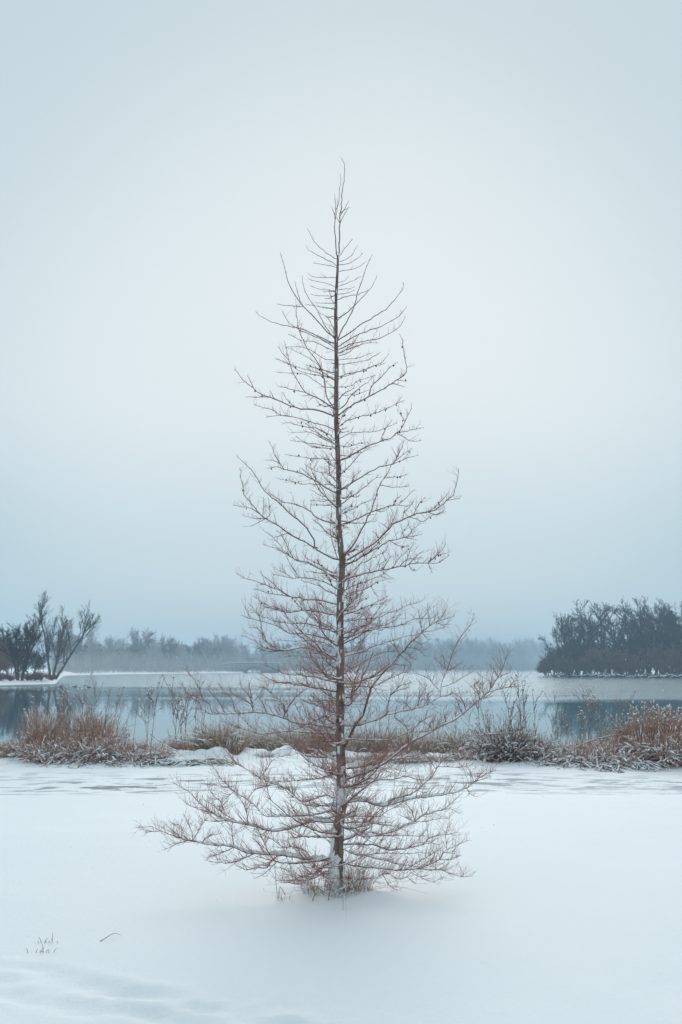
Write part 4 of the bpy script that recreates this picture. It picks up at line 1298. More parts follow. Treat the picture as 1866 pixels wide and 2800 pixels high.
# left of the conifer
for dx, dp, s in [(78, 17.6, .85), (92, 17.5, 1.0), (104, 17.7, 1.05), (118, 17.5, .95), (134, 17.8, .85)]:
    plant('rust_grass', dx, dp, s, 'tall rust red grass clump leaning over the dark water by the left shrubs', 'tall rust grass by the dark water')
for dx, dp, s in [(188, 18.0, .95), (203, 18.1, 1.0), (222, 17.9, 1.05), (240, 18.2, .85)]:
    plant('rust_grass', dx, dp, s, 'rust red grass clump standing up out of the rounded red brown shrub', 'rust grass in the rounded shrub')
for dx, dp, s in [(-50, 17.6, .9), (-20, 17.4, 1.0), (5, 17.3, 1.0), (26, 17.5, .95), (45, 17.3, 1.0), (62, 17.5, .9)]:
    plant('rust_low', dx, dp, s, 'low rust grass clump at the water edge beside the path', 'low rust grass at the edge')
for dx, dp, s in [(80, 17.2, 1.0), (100, 17.0, 1.05), (122, 17.1, 1.0), (142, 17.0, .95), (165, 17.1, 1.0), (185, 17.2, 1.15), (205, 17.1, 1.2), (226, 17.2, 1.2), (246, 17.1, 1.1), (266, 17.2, .95), (212, 17.6, 1.25), (240, 17.7, 1.1)]:
    plant('rust_shrub', dx, dp, s, 'rounded red brown shrub dusted with snow beside the lakeside path', 'rounded red brown shrubs')
for dx, dp, s in [(285, 17.2, .9), (305, 17.0, .85), (328, 17.0, 1.0), (350, 17.1, .95), (372, 17.3, .7), (315, 17.6, .9), (345, 17.7, .9)]:
    plant('low_mat', dx, dp, s, 'low dark shrub bent under snow between red shrubs and the white mound', 'low snowy shrubs by the mound')
for dx, dp, s in [(190, 16.6, .7), (215, 16.7, .6), (160, 16.7, .7), (250, 16.6, .7), (325, 16.6, .8), (345, 16.7, .8), (390, 16.7, .9), (420, 16.6, 1.0), (452, 16.6, 1.0), (474, 16.7, .9)]:
    plant('heap', dx, dp, s, 'heap of broken dark stalks lying in snow along the path, left of the tree', 'broken stalks left of the tree')
for i in range(40):
    dx = rng.uniform(50, 475)
    plant('weed', dx, rng.uniform(17.2, 19.5), rng.uniform(.75, 1.3), 'thin dry weed stalk with seed heads rising against the pale lake', 'dry weed stalks by the lake')
# behind the conifer
for dx, dp, s in [(478, 18.0, .95), (492, 17.9, 1.1), (508, 18.1, 1.2), (524, 17.9, 1.0), (538, 18.2, .9)]:
    plant('tan_grass', dx, dp, s, 'straw coloured grass tuft standing left of the tall snow hump', 'straw grass beside the snow hump')
for dx, dp, s in [(395, 18.9, .8), (420, 19.0, .75), (445, 18.8, .8), (462, 19.1, .85)]:
    plant('rust_low', dx, dp, s, 'faded rust grass clump just behind the white mound', 'faded grass behind the mound')
for i, dx in enumerate(range(556, 1105, 19)):
    plant('tan_grass', dx + rng.uniform(-8, 8), rng.uniform(18.4, 19.4), rng.uniform(.75, 1.12) * (1.0 if dx > 640 else .85), 'straw coloured grass tuft in the strip behind the conifer', 'straw grass behind the conifer')
for i, dx in enumerate(range(600, 1110, 34)):
    plant('rust_low', dx + rng.uniform(-10, 10), rng.uniform(19.4, 20.6), rng.uniform(.9, 1.3), 'rust grass clump at the far side of the straw strip', 'rust grass behind the straw strip')
for dx, dp, s in [(610, 17.3, .5), (820, 17.2, .7), (845, 17.0, .6), (900, 17.1, .7), (935, 16.9, .8), (955, 16.9, .7), (1010, 17.0, .6), (1060, 17.1, .7), (1090, 17.0, .7)]:
    plant('low_mat', dx, dp, s, 'small snowy shrub poking from the bank behind the conifer', 'small shrubs behind the conifer')
for i in range(14):
    plant('weed', rng.uniform(500, 1110), rng.uniform(18.3, 20), rng.uniform(.6, 1.0), 'thin dry weed stalk in the straw grass behind the conifer', 'weed stalks behind the conifer')
for i in range(22):
    dx = rng.uniform(380, 780)
    plant('weed', dx, rng.uniform(16.9, 17.8), rng.uniform(.2, .5), 'little dry stem poking through the lumpy snow bank left of the stem', 'little stems in the snow bank')
# right of the conifer
for dx, dp, s in [(1124, 17.2, .7), (1142, 17.1, .85), (1160, 17.2, 1.15), (1176, 17.1, 1.0), (1200, 17.2, .75), (1222, 17.0, .7), (1242, 17.1, .65), (1166, 17.5, 1.2)]:
    plant('brown_shrub', dx, dp, s, 'dark brown shrub with snow caught in it, right of the conifer', 'dark brown shrubs right of the conifer')
for dx, dp, s in [(1150, 17.5, 1.0), (1196, 17.6, .95), (1214, 17.7, 1.0), (1180, 17.8, .9)]:
    plant('tan_grass', dx, dp, s, 'straw grass tuft growing through the dark brown shrub', 'straw grass in the brown shrub')
for dx, dp, s in [(1260, 17.0, .9), (1282, 16.9, .9), (1305, 17.0, 1.0), (1330, 16.8, 1.15), (1352, 16.7, 1.15), (1375, 16.7, 1.2), (1398, 16.7, 1.2), (1422, 16.7, 1.1), (1340, 17.3, 1.2), (1390, 17.3, 1.25), (1440, 17.0, 1.1), (1300, 17.5, .9)]:
    plant('low_mat', dx, dp, s, 'low brown shrub flattened by snow between the brown shrub and the reeds', 'flattened snowy shrubs before the reeds')
for dx, dp, s in [(1275, 16.6, .8), (1320, 16.5, .9), (1360, 16.4, 1.0), (1410, 16.4, 1.0), (1450, 16.5, 1.0), (1490, 16.5, 1.0), (1525, 16.5, .9)]:
    plant('heap', dx, dp, s, 'heap of broken dark stalks lying in snow before the reeds', 'broken stalks before the reeds')
for i in range(38):
    dx = rng.uniform(1105, 1450)
    plant('weed', dx, rng.uniform(17.0, 19.5), rng.uniform(.6, 1.3), 'thin dry weed stalk among low shrubs left of the reeds', 'weed stalks left of the reeds')
for dx in range(1425, 1640, 9):
    f = min(1, max(0, (dx - 1420) / 70))
    plant('reed', dx + rng.uniform(-5, 5), rng.uniform(17.2, 18.3), (.62 + .38 * f) * rng.uniform(.88, 1.08), 'tall reed clump with fluffy snow tipped plumes at the water edge', 'reeds with snowy plumes')
for dx, dp, s in [(1500, 16.9, 1.3), (1530, 16.8, 1.4), (1555, 16.8, 1.5), (1585, 16.8, 1.5), (1615, 16.8, 1.4), (1475, 16.9, 1.1)]:
    plant('rust_shrub', dx, dp, s, 'red brown shrub heavy with snow at the foot of the plumed reeds', 'red shrubs at the foot of the reeds')

for i in range(22):
    dx = -70 - i * 26
    plant(['rust_low', 'rust_shrub', 'tan_grass'][i % 3], dx + rng.uniform(-8, 8), rng.uniform(17.0, 18.0), rng.uniform(.7, 1.1), 'reddish plant on the lake bank past the left shrubs', 'bank plants past the left shrubs')
for i in range(14):
    dx = 1650 + i * 28
    plant(['reed', 'low_mat', 'rust_shrub'][i % 3], dx + rng.uniform(-8, 8), rng.uniform(17.0, 18.0), rng.uniform(.8, 1.1), 'reddish plant on the lake bank past the plumed reeds', 'bank plants past the reeds')

# dead branch propped across the shrubs
def dead_branch(name, label, pts, r0, group=None, th=1.4):
    P = np.array(pts, float)
    o = P[0].copy()
    P = smooth_line(P - o, .08)
    P[1:-1] += rng.normal(0, .006, (len(P) - 2, 3))
    b, bt, s = MB(), MB(), MB()
    r = tip_taper(len(P), r0, r0 * .3)
    b.tube(P, r, 6)
    twigs_for(bt, P, r, 1, .16, .35)
    snow_strip(s, P, r * 1.1, .03, .95, th, .12, int(rng.integers(999)))
    t = tag(link(name, b.mesh(name, M_stalk), None, tuple(o)), label, 'dead branch', group)
    link('twigs', bt.mesh('twigs', M_stalk), t, kind='stuff')
    link('snow_cover', s.mesh('snow_cover', M_snow), t, kind='stuff')
def bp(dx, dp, h):
    x = ax(dx) * dp
    return (x, dp, gz(x, dp) + h)
dead_branch('fallen_branch', 'long dead branch with snow lying slanted over the low shrubs', [bp(1285, 16.7, -.02), bp(1325, 16.9, .22), bp(1390, 17.1, .33), bp(1440, 17.2, .44)], .014)
dead_branch('fallen_branch', 'thin dead branch arching out of the dark brown shrub toward the conifer', [bp(1175, 17.0, .45), bp(1120, 17.0, .44), bp(1070, 16.9, .30), bp(1035, 16.9, .16)], .011)
dead_branch('fallen_branch', 'thin dead branch slanting down into the snow beside the white mound', [bp(345, 17.0, .42), bp(400, 16.7, .22), bp(445, 16.5, .03), bp(452, 16.45, -.03)], .008)

# tufts and sprigs round the foot of the conifer
def foot_tuft(label, x, y, n, rad, h0, h1, lean, mat_, sn=.3, group=None):
    b, s = MB(), MB()
    P = blades(b, n, rad, h0, h1, lean, .6, .0014)
    snow_on(s, P, sn, .004, .011, .1)
    o = thing('grass_tuft', label, 'grass', (x, y, gz(x, y)), 0, 1.0, group)
    link('blades', b.mesh('blades', mat_), o, kind='stuff')
    if not s.empty():
        link('snow_cover', s.mesh('snow_cover', M_snow), o, kind='stuff')
foot_tuft('dense dry grass tuft right against the foot of the conifer', .11, 6.97, 240, .11, .08, .36, .30, M_rust, .6)
foot_tuft('tall thin straw grass standing close behind the stem of the conifer', .06, 7.12, 90, .09, .25, .62, .14, M_tan, .1)
foot_tuft('dry grass tuft left of the foot of the conifer', -.14, 6.98, 170, .12, .06, .27, .35, M_tan, .6)
foot_tuft('small pale curled grass tuft out in the snow left of the stem foot', -.385, 6.85, 34, .035, .05, .15, .5, M_tan, 0)
foot_tuft('short brown grass tuft in front of the foot of the conifer', .0, 6.92, 170, .13, .03, .17, .5, M_brown, 1.2)
foot_tuft('short brown grass on the little drift right of the stem foot', .22, 6.86, 26, .06, .02, .08, .7, M_brown, .8)
foot_tuft('thin straw blades poking up behind the low boughs on the left', -.26, 7.15, 22, .08, .15, .45, .25, M_tan, .1)

def stick(label, pts, r0):
    P = np.array(pts, float)
    o = P[0].copy()
    P = smooth_line(P - o, .03)
    b = MB()
    b.tube(P, tip_taper(len(P), r0, .001), 5)
    tag(link('fallen_twig', b.mesh('fallen_twig', M_twig), None, tuple(o)), label, 'twig')
g0 = lambda x, y, h=0: (x, y, gz(x, y) + h)
stick('thick bare twig sticking out of the snow in front of the stem foot', [g0(-.09, 6.75, -.01), g0(-.07, 6.83, .06), g0(-.04, 6.92, .12)], .004)
stick('crooked twig sticking out of the snow left of the grass at the stem foot', [g0(-.20, 6.75, -.01), g0(-.17, 6.85, .05), g0(-.13, 6.95, .14)], .003)
stick('thin bent stem hanging down to the snow from the lowest left bough', [g0(-.385, 6.86, .03), g0(-.42, 6.86, .09), g0(-.435, 6.88, .0), g0(-.45, 6.9, .10), g0(-.47, 6.98, .30), g0(-.475, 7.0, .46)], .0024)
stick('single fine straight twig standing in the snow before the stem', [g0(.012, 6.55, -.02), g0(.014, 6.56, .06), g0(.012, 6.58, .13)], .0014)
stick('small arched twig with a dark end lying on the open snow', [g0(-1.42, 5.86, .0), g0(-1.385, 5.88, .018), g0(-1.35, 5.93, .03), g0(-1.315, 5.95, .012)], .0026)

def sprig(label, x, y, stems):
    o = thing('grass_sprig', label, 'grass', (x, y, gz(x, y)))
    for dx, h, l in stems:
        b = MB()
        z = gz(x + dx, y) - gz(x, y)
        P = smooth_line(np.array([(dx, 0, z - .02), (dx + l * .5, .003, z + h * .5), (dx + l, .0, z + h)]), .012)
        b.tube(P, np.linspace(.0022, .0012, len(P)), 4)
        link('blade', b.mesh('blade', M_stalk), o)
sprig('tiny grass sprig with one upright blade poking from the open snow', -1.72, 5.84, [(-.05, .012, -.012), (-.035, .035, -.02), (-.03, .032, .03), (.0, .014, .01), (.022, .062, .006), (.024, .03, -.004), (.05, .012, .006), (-.01, .014, -.004)])
sprig('tiny branched grass sprig in the snow just before the upright one', -1.69, 5.66, [(-.09, .028, -.012), (-.05, .022, .014), (-.03, .03, .03), (-.004, .05, -.006), (.0, .02, .03), (.006, .012, -.03), (.05, .024, .022), (.02, .012, .012)])

# ------------------------------------------------------------------ far bare trees
def grow(H, stems, limb, sub, twig, spread, r0, tr, limb0=.25, tropism=.18, order4=True, lim=.60, dirs=None, lens=None, wob=.02):
    """returns trunk mesh data (stems and limbs) and crown mesh data (branches and twigs)"""
    bt, bc = MB(), MB()
    N = 6
    t = np.linspace(0, 1, N)[None, :, None]
    def shoots(P0, D, L, trop, wob):
        m = len(P0)
        return P0[:, None, :] + L[:, None, None] * (D[:, None, :] * t + np.array([0, 0, trop]) * t ** 2 + np.cumsum(rng.normal(0, wob, (m, N, 3)), 1) * t)
    def children(P, L, n, lo, hi, spr, lmul):
        m = len(P)
        i = np.repeat(np.arange(m), n)
        u = rng.uniform(lo, hi, len(i))
        j = np.clip((u * (N - 1)).astype(int), 0, N - 2)
        f = (u * (N - 1) - j)[:, None]
        p0 = P[i, j] * (1 - f) + P[i, j + 1] * f
        tn = unit(P[i, j + 1] - P[i, j])
        rd = rng.normal(0, 1, (len(i), 3))
        rd = unit(rd - (rd * tn).sum(1, keepdims=True) * tn)
        D = unit(tn + rd * spr * rng.uniform(.5, 1.3, len(i))[:, None])
        return p0, D, L[i] * lmul * (1.25 - .75 * u) * rng.uniform(.65, 1.25, len(i))
    a = rng.uniform(0, 2 * PI, stems)
    P0 = np.stack([np.cos(a), np.sin(a), np.zeros(stems)], -1) * r0 * (1.5 if stems > 1 else 0)
    P0[:, 2] = -.3
    le = (.16 if stems > 1 else .03)
    D = unit(np.stack([np.cos(a) * le * stems ** .5, np.sin(a) * le * stems ** .5, np.ones(stems)], -1))
    L = H * rng.uniform(.78, .95, stems)
    if dirs is not None:
        D, L = unit(np.array(dirs, float)), H * np.array(lens)
    A = shoots(P0, D, L, 0, wob)
    bt.tubes(A, r0 * np.linspace(1, .22, N)[None, :] * np.ones((stems, 1)) / stems ** .4, 7)
    p, d, l = children(A, L, limb, limb0, .97, spread, lim)
    d = unit(d + np.array([0, 0, tropism]))
    B1 = shoots(p, d, l, tropism, .035 + wob)
    bt.tubes(B1, r0 * .36 * np.linspace(1, .25, N)[None, :] * np.ones((len(p), 1)) / stems ** .4, 5)
    p, d, l = children(B1, l, sub, .15, 1.0, spread * 1.1, .50)
    B2 = shoots(p, d, l, .18, .04)
    bc.tubes(B2, max(r0 * .13, tr * 1.6) * np.linspace(1, .35, N)[None, :] * np.ones((len(p), 1)), 3)
    p, d, l = children(B2, l, twig, .1, 1.0, spread * 1.1, .55)
    B3 = shoots(p, d, l, .12, .05)[:, ::2]
    B3 = np.ascontiguousarray(B3)
    bc.tubes(B3, tr * np.linspace(1.1, .6, B3.shape[1])[None, :] * np.ones((len(p), 1)), 3)
    if order4:
        i = np.repeat(np.arange(len(B3)), 3)
        u = rng.uniform(.1, .95, len(i))[:, None]
        q = B3[i, 0] * (1 - u) + B3[i, -1] * u
        d = unit(unit(B3[i, -1] - B3[i, 0]) + rng.normal(0, .55, (len(i), 3)))
        e = q + d * (l[i] * rng.uniform(.3, .6, len(i)))[:, None]
        bc.tubes(np.stack([q, e], 1), tr * np.array([[.85, .55]]) * np.ones((len(i), 1)), 3)
    return bt, bc
FAR = {}
rng = np.random.default_rng(58)
def far_proto(kind, mat_, n, **kw):
    FAR[kind] = []
    for _ in range(n):
        bt, bc = grow(**kw)
        FAR[kind].append((bt.mesh('trunk', mat_), bc.mesh('crown', mat_)))
far_proto('tall', M_fardark, 5, H=14, stems=3, limb=8, sub=7, twig=6, spread=.85, r0=.36, tr=.0155, limb0=.38, lim=.38, tropism=.06, wob=.045)
far_proto('forked', M_forked, 1, H=12, stems=3, limb=13, sub=7, twig=6, spread=.62, r0=.36, tr=.009, limb0=.22, lim=.42, dirs=[(-.10, 0, 1), (.62, .05, 1), (.16, -.05, 1)], lens=[.98, .92, .85])
far_proto('round', M_fardark, 2, H=8.0, stems=5, limb=10, sub=7, twig=6, spread=.72, r0=.30, tr=.011, limb0=.32, lim=.5)
far_proto('slim', M_farhazed, 2, H=13, stems=1, limb=20, sub=7, twig=5, spread=.62, r0=.24, tr=.016, limb0=.25, lim=.45)
far_proto('wood', M_farhazed, 5, H=13, stems=1, limb=20, sub=7, twig=6, spread=.85, r0=.26, tr=.030, limb0=.15, lim=.55)
far_proto('woodb', M_farbrown, 2, H=12, stems=2, limb=13, sub=7, twig=6, spread=.8, r0=.26, tr=.034, limb0=.1, lim=.5)
far_proto('bush', M_thicket, 3, H=4.2, stems=9, limb=8, sub=6, twig=5, spread=.85, r0=.12, tr=.020, limb0=.1)
far_proto('bushr', M_farbrown, 2, H=3.2, stems=9, limb=8, sub=6, twig=5, spread=.85, r0=.1, tr=.018, limb0=.08)
def far_tree(kind, dx, d, H, label, group=None, name='bare_tree', cat='tree', wide=1.0, rz=None):
    base = {'tall': 14, 'forked': 12, 'round': 8, 'slim': 13, 'wood': 13, 'woodb': 12, 'bush': 4.2, 'bushr': 3.2}[kind]
    k = H / base
    x = ax(dx) * d
    p = FAR[kind][rng.integers(len(FAR[kind]))]
    o = thing(name, label, cat, (x, d, gz(x, d) - .05), rng.uniform(0, 2 * PI) if rz is None else rz, (k * wide, k * wide, k), group)
    link('trunk', p[0], o)
    link('crown', p[1], o)
    return o
# left point
far_tree('round', 44, 158, 9.6, 'dark spreading bare tree with many stems on the left point', wide=1.0)
far_tree('forked', 116, 176, 13.2, 'tall pale forked bare tree behind the tip of the left point', wide=1.0, rz=R(8))
far_tree('round', -22, 172, 8.5, 'dark bare tree half hidden at the back of the left point', wide=1.1)
far_tree('slim', 210, 385, 18.5, 'slim bare tree standing alone on the snowy shore right of the forked tree')
for dx, d, H in [(-4, 182, 6.0), (70, 192, 5.0), (-40, 165, 6.5), (24, 196, 5.5)]:
    far_tree('bush' if dx % 4 else 'bushr', dx, d, H, 'dark bushy thicket clump behind the spreading tree on the left point', 'thickets on the left point', 'bush', 'bush', 1.15)
for dx, d, H in [(6, 149, 1.2), (25, 151, 1.1), (58, 153, 1.2), (78, 156, 1.3), (98, 158, 1.4), (118, 161, 1.0), (-20, 148, 1.1)]:
    far_tree('bushr', dx, d, H, 'low reddish bush at the snowy edge of the left point', 'low red bushes on the left point', 'bush', 'bush', 1.8)
for i in range(14):
    dx = -70 - i * 55
    far_tree(['round', 'bush', 'tall'][i % 3], dx + rng.uniform(-15, 15), float(np.interp(ax(dx), SA, SDst)) + rng.uniform(14, 40), [9, 6, 11][i % 3] * rng.uniform(.85, 1.1), 'dark bare tree on the shore that runs on past the left point', 'trees past the left point')
# trees behind the left shore
for i in range(44):
    dx = 125 + i * 9.2 + rng.uniform(-6, 6)
    d = np.interp(dx, [130, 300, 520], [330, 385, 470]) * FK + rng.uniform(0, 40)
    top = rng.uniform(1478, 1500) if dx > 190 else rng.uniform(1470, 1490)
    if i in (21, 22):
        top = 1466
    H = (1556 - top) * d / FPX * .98
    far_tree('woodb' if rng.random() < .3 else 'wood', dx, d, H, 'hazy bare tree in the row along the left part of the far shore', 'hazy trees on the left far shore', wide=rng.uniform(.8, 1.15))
for dx, d, top in [(505, 620, 1474), (520, 634, 1480), (488, 627, 1484)]:
    far_tree('wood', dx, d, (1553 - top) * d / FPX, 'taller hazy tree with broad crown left of the stone bridge', 'tall trees by the bridge', wide=1.15)
for i in range(40):
    dx = 528 + i * 11 + rng.uniform(-8, 8)
    d = np.interp(dx, [520, 780, 960], [490, 560, 700]) * FK + rng.uniform(0, 60)
    top = rng.uniform(1486, 1502)
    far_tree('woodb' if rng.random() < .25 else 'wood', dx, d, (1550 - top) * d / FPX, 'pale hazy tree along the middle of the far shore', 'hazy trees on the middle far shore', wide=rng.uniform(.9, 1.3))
for i in range(38):
    dx = 955 + i * 8.6 + rng.uniform(-6, 6)
    d = np.interp(dx, [955, 1240], [690, 800]) * FK + rng.uniform(0, 70)
    top = rng.uniform(1472, 1490)
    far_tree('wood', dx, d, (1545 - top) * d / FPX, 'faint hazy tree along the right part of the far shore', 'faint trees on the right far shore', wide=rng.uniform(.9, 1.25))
# undergrowth that closes the far wood below the crowns: uncountable
b = MB()
dxs = np.repeat(np.arange(120, 1262, 1.1), 8)
m = len(dxs)
d = np.interp(ax(dxs), SA, SDst) + rng.uniform(10, 90, m) + np.where(dxs < 165, 25, 0)
x = ax(dxs + rng.uniform(-1, 1, m)) * d
h = d * rng.uniform(8, 46, m) / FPX
z = height(x, d)
P = np.stack([np.stack([x, d, z - .2], -1), np.stack([x + rng.normal(0, .5, m), d + rng.normal(0, .5, m), z + h * .6], -1), np.stack([x + rng.normal(0, 1.3, m), d + rng.normal(0, 1, m), z + h], -1)], 1)
b.tubes(P, d[:, None] * np.array([[.00018, .00015, .00008]]), 3)
tag(link('undergrowth', b.mesh('undergrowth', M_farhazed), kind='stuff'), 'grey thicket of brush under the hazy trees along the far shore', 'brush')

# right bank: dark wood
spec = [('tall', 1322, 288, 1398, .85), ('tall', 1352, 296, 1388, .9), ('tall', 1300, 292, 1420, .8), ('tall', 1440, 286, 1378, 1.0), ('tall', 1468, 296, 1376, .95), ('tall', 1405, 300, 1402, .8), ('tall', 1530, 280, 1386, 1.0), ('tall', 1556, 274, 1384, 1.0),
        ('tall', 1500, 290, 1396, .9), ('tall', 1380, 290, 1410, .8), ('tall', 1336, 300, 1404, .9), ('tall', 1454, 300, 1384, 1.0), ('tall', 1545, 286, 1396, 1.0), ('tall', 1575, 290, 1384, 1.0), ('tall', 1590, 270, 1384, 1.0), ('tall', 1625, 265, 1380, 1.0), ('tall', 1280, 300, 1450, .8)]
for kd, dx, d, top, wd in spec:
    far_tree(kd, dx, d, (1560 - top) * rng.uniform(.92, 1.12) * d / FPX, 'dark tall bare tree rising above the thicket on the right bank', 'tall trees on the right bank', wide=wd)
for dx, d, top in [(1258, 304, 1500), (1275, 298, 1482), (1292, 292, 1474), (1310, 289, 1470), (1330, 284, 1462), (1348, 282, 1458), (1366, 280, 1462), (1385, 278, 1458), (1404, 276, 1452), (1423, 276, 1455), (1442, 274, 1446), (1462, 272, 1450),
                   (1482, 270, 1446), (1502, 268, 1444), (1522, 265, 1440), (1543, 262, 1444), (1564, 260, 1438), (1586, 256, 1444), (1610, 250, 1440), (1635, 246, 1440)]:
    far_tree('bush', dx + rng.uniform(-6, 6), d + 4, (1560 - top - 14) * rng.uniform(.72, 1.15) * (d + 4) / FPX, 'dense dark purple brown bush in the thicket along the right bank', 'thicket on the right bank', 'bush', 'bush', .72)
for dx, d, top in [(1264, 300, 1512), (1284, 292, 1506), (1316, 284, 1500), (1356, 278, 1500), (1394, 274, 1498), (1434, 270, 1496), (1474, 266, 1498), (1516, 261, 1494), (1556, 256, 1494), (1600, 248, 1494)]:
    far_tree('bushr', dx + rng.uniform(-8, 8), d + rng.uniform(0, 5), (1558 - top) * rng.uniform(.55, 1.25) * d / FPX, 'reddish brush clump at the front of the right bank thicket', 'reddish brush on the right bank', 'bush', 'bush', 1.1)
# evergreen among them
def evergreen(label, dx, d, H, wd):
    bt, bc = MB(), MB()
    bt.tube([(0, 0, -.3), (.1, 0, H * .5), (0, .1, H)], [.22, .14, .03], 6)
    n = 2600
    z = H * (.18 + .82 * rng.random(n) ** .9)
    rad = wd * np.sin(np.clip((z / H), 0, 1) * PI * .86 + .35) * np.sqrt(rng.random(n)) * (1 + .35 * np.sin(z * 2.1))
    a = rng.uniform(0, 2 * PI, n)
    q = np.stack([np.cos(a) * rad, np.sin(a) * rad, z], -1)
    dd = unit(np.stack([np.cos(a), np.sin(a), rng.normal(.1, .4, n)], -1)) * rng.uniform(.25, .7, n)[:, None]
    bc.tubes(np.stack([q, q + dd * .5, q + dd + np.array([0, 0, -.08])], 1), np.array([[.02, .10, .01]]) * rng.uniform(.5, 1.2, (n, 1)), 4)
    x = ax(dx) * d
    o = thing('evergreen_tree', label, 'tree', (x, d, gz(x, d) - .1))
    link('trunk', bt.mesh('trunk', M_fardark), o)
    link('crown', bc.mesh('crown', M_ever), o)
evergreen('dark green evergreen among the tall bare trees on the right bank', 1542, 276, 17.5, 3.4)
evergreen('small dark evergreen standing in the hazy row on the left far shore', 470, 600, 17.5, 4.2)

# driftwood along the right bank
def drift(label, pts, r0, group=None):
    P = np.array(pts, float)
    o = P[0].copy()
    P = smooth_line(P - o, .5)
    P[1:-1] += rng.normal(0, .05, (len(P) - 2, 3))
    b, s, bt = MB(), MB(), MB()
    r = tip_taper(len(P), r0, r0 * .3)
    b.tube(P, r, 6)
    for _ in range(6):
        j = rng.integers(1, len(P) - 1)
        dd = unit(rng.normal(0, 1, 3) * np.array([1, .5, .7]) + np.array([-.5, 0, .5]))
        l = rng.uniform(.6, 2.2)
        bt.tube(P[j] + dd * np.linspace(0, 1, 4)[:, None] * l, np.linspace(r0 * .4, r0 * .12, 4), 4)
    Q = P.copy()
    Q[:, 2] += r * .75
    s.tube(Q, r * .95, 6)
    t = tag(link('driftwood_log', b.mesh('driftwood_log', M_fardark), None, tuple(o)), label, 'log', group)
    link('limbs', bt.mesh('limbs', M_fardark), t, kind='stuff')
    link('snow_cover', s.mesh('snow_cover', M_snow), t, kind='stuff')
def wp(dx, off, h):
    d = float(np.interp(ax(dx), SA, SDst)) + off
    return (ax(dx) * d, d, max(gz(ax(dx) * d, d), WZ - .1) + h)
drift('bleached fallen tree with raised limbs reaching out over the water from the bank end', [wp(1300, 2, .3), wp(1285, -1, .35), wp(1268, -3, .5), wp(1258, -6, .25)], .16)
for i, dx in enumerate(range(1272, 1600, 17)):
    L = rng.uniform(18, 46)
    h = rng.uniform(.05, .3)
    drift('snow capped driftwood log lying along the foot of the right bank', [wp(dx, rng.uniform(-3.5, -1), h), wp(dx + L * .5, rng.uniform(-3, -.5), h + rng.uniform(0, .5)), wp(dx + L, rng.uniform(-2, .5), h + rng.uniform(.1, 1.1))], rng.uniform(.2, .40), 'driftwood on the right bank')
drift('long pale trunk leaning out of the right bank thicket', [wp(1352, 8, 4.6), wp(1372, 3, 2.4), wp(1398, 0, .6)], .17)

# ------------------------------------------------------------------ stone bridge, far shore
def stone_bridge():
    d0, d1 = 432.0 * FK, 432.0 * FK + 12
    xa, xb = ax(505) * d0, ax(640) * d0
    ac, ar = ax(582) * d0, 4.5
    zb, zt = -1.2, 4.1
    o = thing('stone_bridge', 'low stone arch bridge with pale parapet on the far shore', 'bridge', ((xa + xb) / 2, d0, WZ))
    ox, oz = (xa + xb) / 2, WZ
    n = 14
    arch = [(ac - ar * math.cos(t), WZ + 2.9 * math.sin(t) - .05) for t in np.linspace(0, PI, n)]
    L, Rr_ = [], []
    V, Q = [], []
    cols = [(xa, zb)] + [(arch[0][0], zb)] + arch + [(arch[-1][0], zb)] + [(xb, zb)]
    def topz(x):
        return zt - 1.3 * ((x - ac) / (xb - xa) * 2) ** 2 * .55
    for dd in (d0, d1):
        for x, z in cols:
            V.append((x - ox, dd - d0, z - oz))
            V.append((x - ox, dd - d0, topz(x) - oz))
    m = len(cols)
    for i in range(m - 1):
        if cols[i][0] == cols[i + 1][0]:
            a, c = 2 * i, 2 * (i + 1)
            Q.append((a, c, c + 2 * m, a + 2 * m))
            continue
        a, c = 2 * i, 2 * (i + 1)
        Q.append((a, c, c + 1, a + 1))
        Q.append((a + 2 * m, a + 1 + 2 * m, c + 1 + 2 * m, c + 2 * m))
        Q.append((a + 1, c + 1, c + 1 + 2 * m, a + 1 + 2 * m))
        Q.append((a, a + 2 * m, c + 2 * m, c))
    b = MB()
    b.raw(V, Q)
    link('arch_wall', b.mesh('arch_wall', M_stone, smooth=False), o)
    for dd in (.0, 11.7):
        b, s = MB(), MB()
        xs = np.linspace(xa, xb, 30)
        P = np.stack([xs - ox, np.full(30, dd + .15), np.array([topz(x) for x in xs]) - oz + .95], -1)
        b.tubes(P[None], np.full((1, 30), .30), 4)
        for x in np.linspace(xa + .3, xb - .3, 34):
            z = topz(x) - oz
            b.tube([(x - ox, dd + .15, z - .05), (x - ox, dd + .15, z + .98)], [.13, .13], 4)
        pr = link('parapet', b.mesh('parapet', M_stone, smooth=False), o)
        Q_ = P + np.array([0, 0, .26])
        s.tubes(Q_[None], np.full((1, 30), .27), 6)
        link('snow_cover', s.mesh('snow_cover', M_snow), pr)
stone_bridge()

# ------------------------------------------------------------------ ducks on the water
def duck(label, dx, d, face):
    b = MB()
    P = np.array([(-.27, 0, .10), (-.22, 0, .07), (-.10, 0, .045), (.05, 0, .04), (.15, 0, .06), (.19, 0, .12), (.20, 0, .18), (.215, 0, .235), (.235, 0, .262), (.27, 0, .255), (.315, 0, .24), (.335, 0, .235)])
    r = np.array([.008, .045, .088, .098, .075, .045, .032, .034, .042, .036, .014, .004])
    b.tubes(P[None], r[None], 8, flat=(1.15, .85))
    x = ax(dx) * d
    tag(link('duck', b.mesh('duck', M_duck), None, (x, d, WZ - .01), R(face)), label, 'duck', 'ducks on the lake')
duck('small dark duck swimming just off the tip of the left point', 140, 128, 10)
duck('small dark duck swimming off the tip of the left point, ahead of another', 172, 129, 5)
duck('small duck swimming farthest from the tip of the left point', 204, 126, 170)

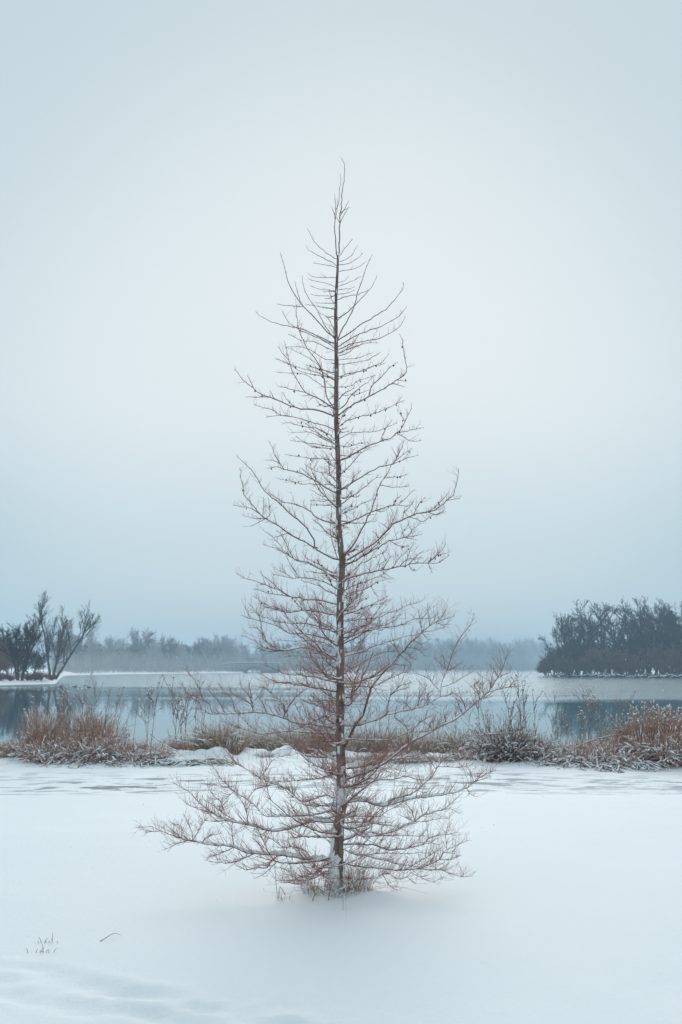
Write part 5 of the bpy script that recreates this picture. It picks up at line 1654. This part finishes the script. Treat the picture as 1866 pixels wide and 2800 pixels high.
# ------------------------------------------------------------------ air: falling snow and haze
M_flake = bpy.data.materials.new('snowflake')
M_flake.use_nodes = True
t = M_flake.node_tree
t.nodes.clear()
mo, ms = nd(t, 'ShaderNodeOutputMaterial'), nd(t, 'ShaderNodeMixShader')
df, tl = nd(t, 'ShaderNodeBsdfDiffuse'), nd(t, 'ShaderNodeBsdfTranslucent')
df.inputs['Color'].default_value = tl.inputs['Color'].default_value = (.95, .97, .98, 1)
ms.inputs[0].default_value = .6
t.links.new(df.outputs[0], ms.inputs[1])
t.links.new(tl.outputs[0], ms.inputs[2])
t.links.new(ms.outputs[0], mo.inputs['Surface'])
b = MB()
n = 6500
y = 6.0 + 36 * rng.random(n) ** 1.4
x = (rng.random(n) - .5) * 2 * (y * .36 + .6)
z = rng.uniform(-.2, 1, n) ** 1 * 0 + EYE + y * rng.uniform(-.26, .68, n)
keep = (z > .05) & (z < 2.2)
x, y, z = x[keep], y[keep], z[keep]
s = rng.uniform(.0014, .0034, len(x)) * (1 + (rng.random(len(x)) < .06) * .8)
b.blobs(np.stack([x, y, z], -1), np.stack([s * rng.uniform(.6, 1.2, len(x)), s, s * rng.uniform(1.0, 1.8, len(x))], -1), 0, rng, .3)
tag(link('falling_snow', b.mesh('falling_snow', M_flake), kind='stuff'), 'small snowflakes drifting down through the air over the snow and the lake', 'snowflakes')

b = MB()
hx, y0, y1, z0, z1 = 1500, -50, 1500, -5, 34
Vb = [(-hx, y0, z0), (hx, y0, z0), (hx, y1, z0), (-hx, y1, z0), (-hx, y0, z1), (hx, y0, z1), (hx, y1, z1), (-hx, y1, z1)]
b.raw(Vb, [(0, 3, 2, 1), (4, 5, 6, 7), (0, 1, 5, 4), (1, 2, 6, 5), (2, 3, 7, 6), (3, 0, 4, 7)])
mh = bpy.data.materials.new('haze')
mh.use_nodes = True
t = mh.node_tree
t.nodes.clear()
out = nd(t, 'ShaderNodeOutputMaterial')
pv = nd(t, 'ShaderNodeVolumePrincipled')
pv.inputs['Color'].default_value = (.66, .85, 1.0, 1)
pv.inputs['Density'].default_value = .00094
pv.inputs['Anisotropy'].default_value = 0.0
t.links.new(pv.outputs[0], out.inputs['Volume'])
tag(link('haze', b.mesh('haze', mh, smooth=False), kind='stuff'), 'pale winter haze hanging over the lake and the far shore', 'haze')
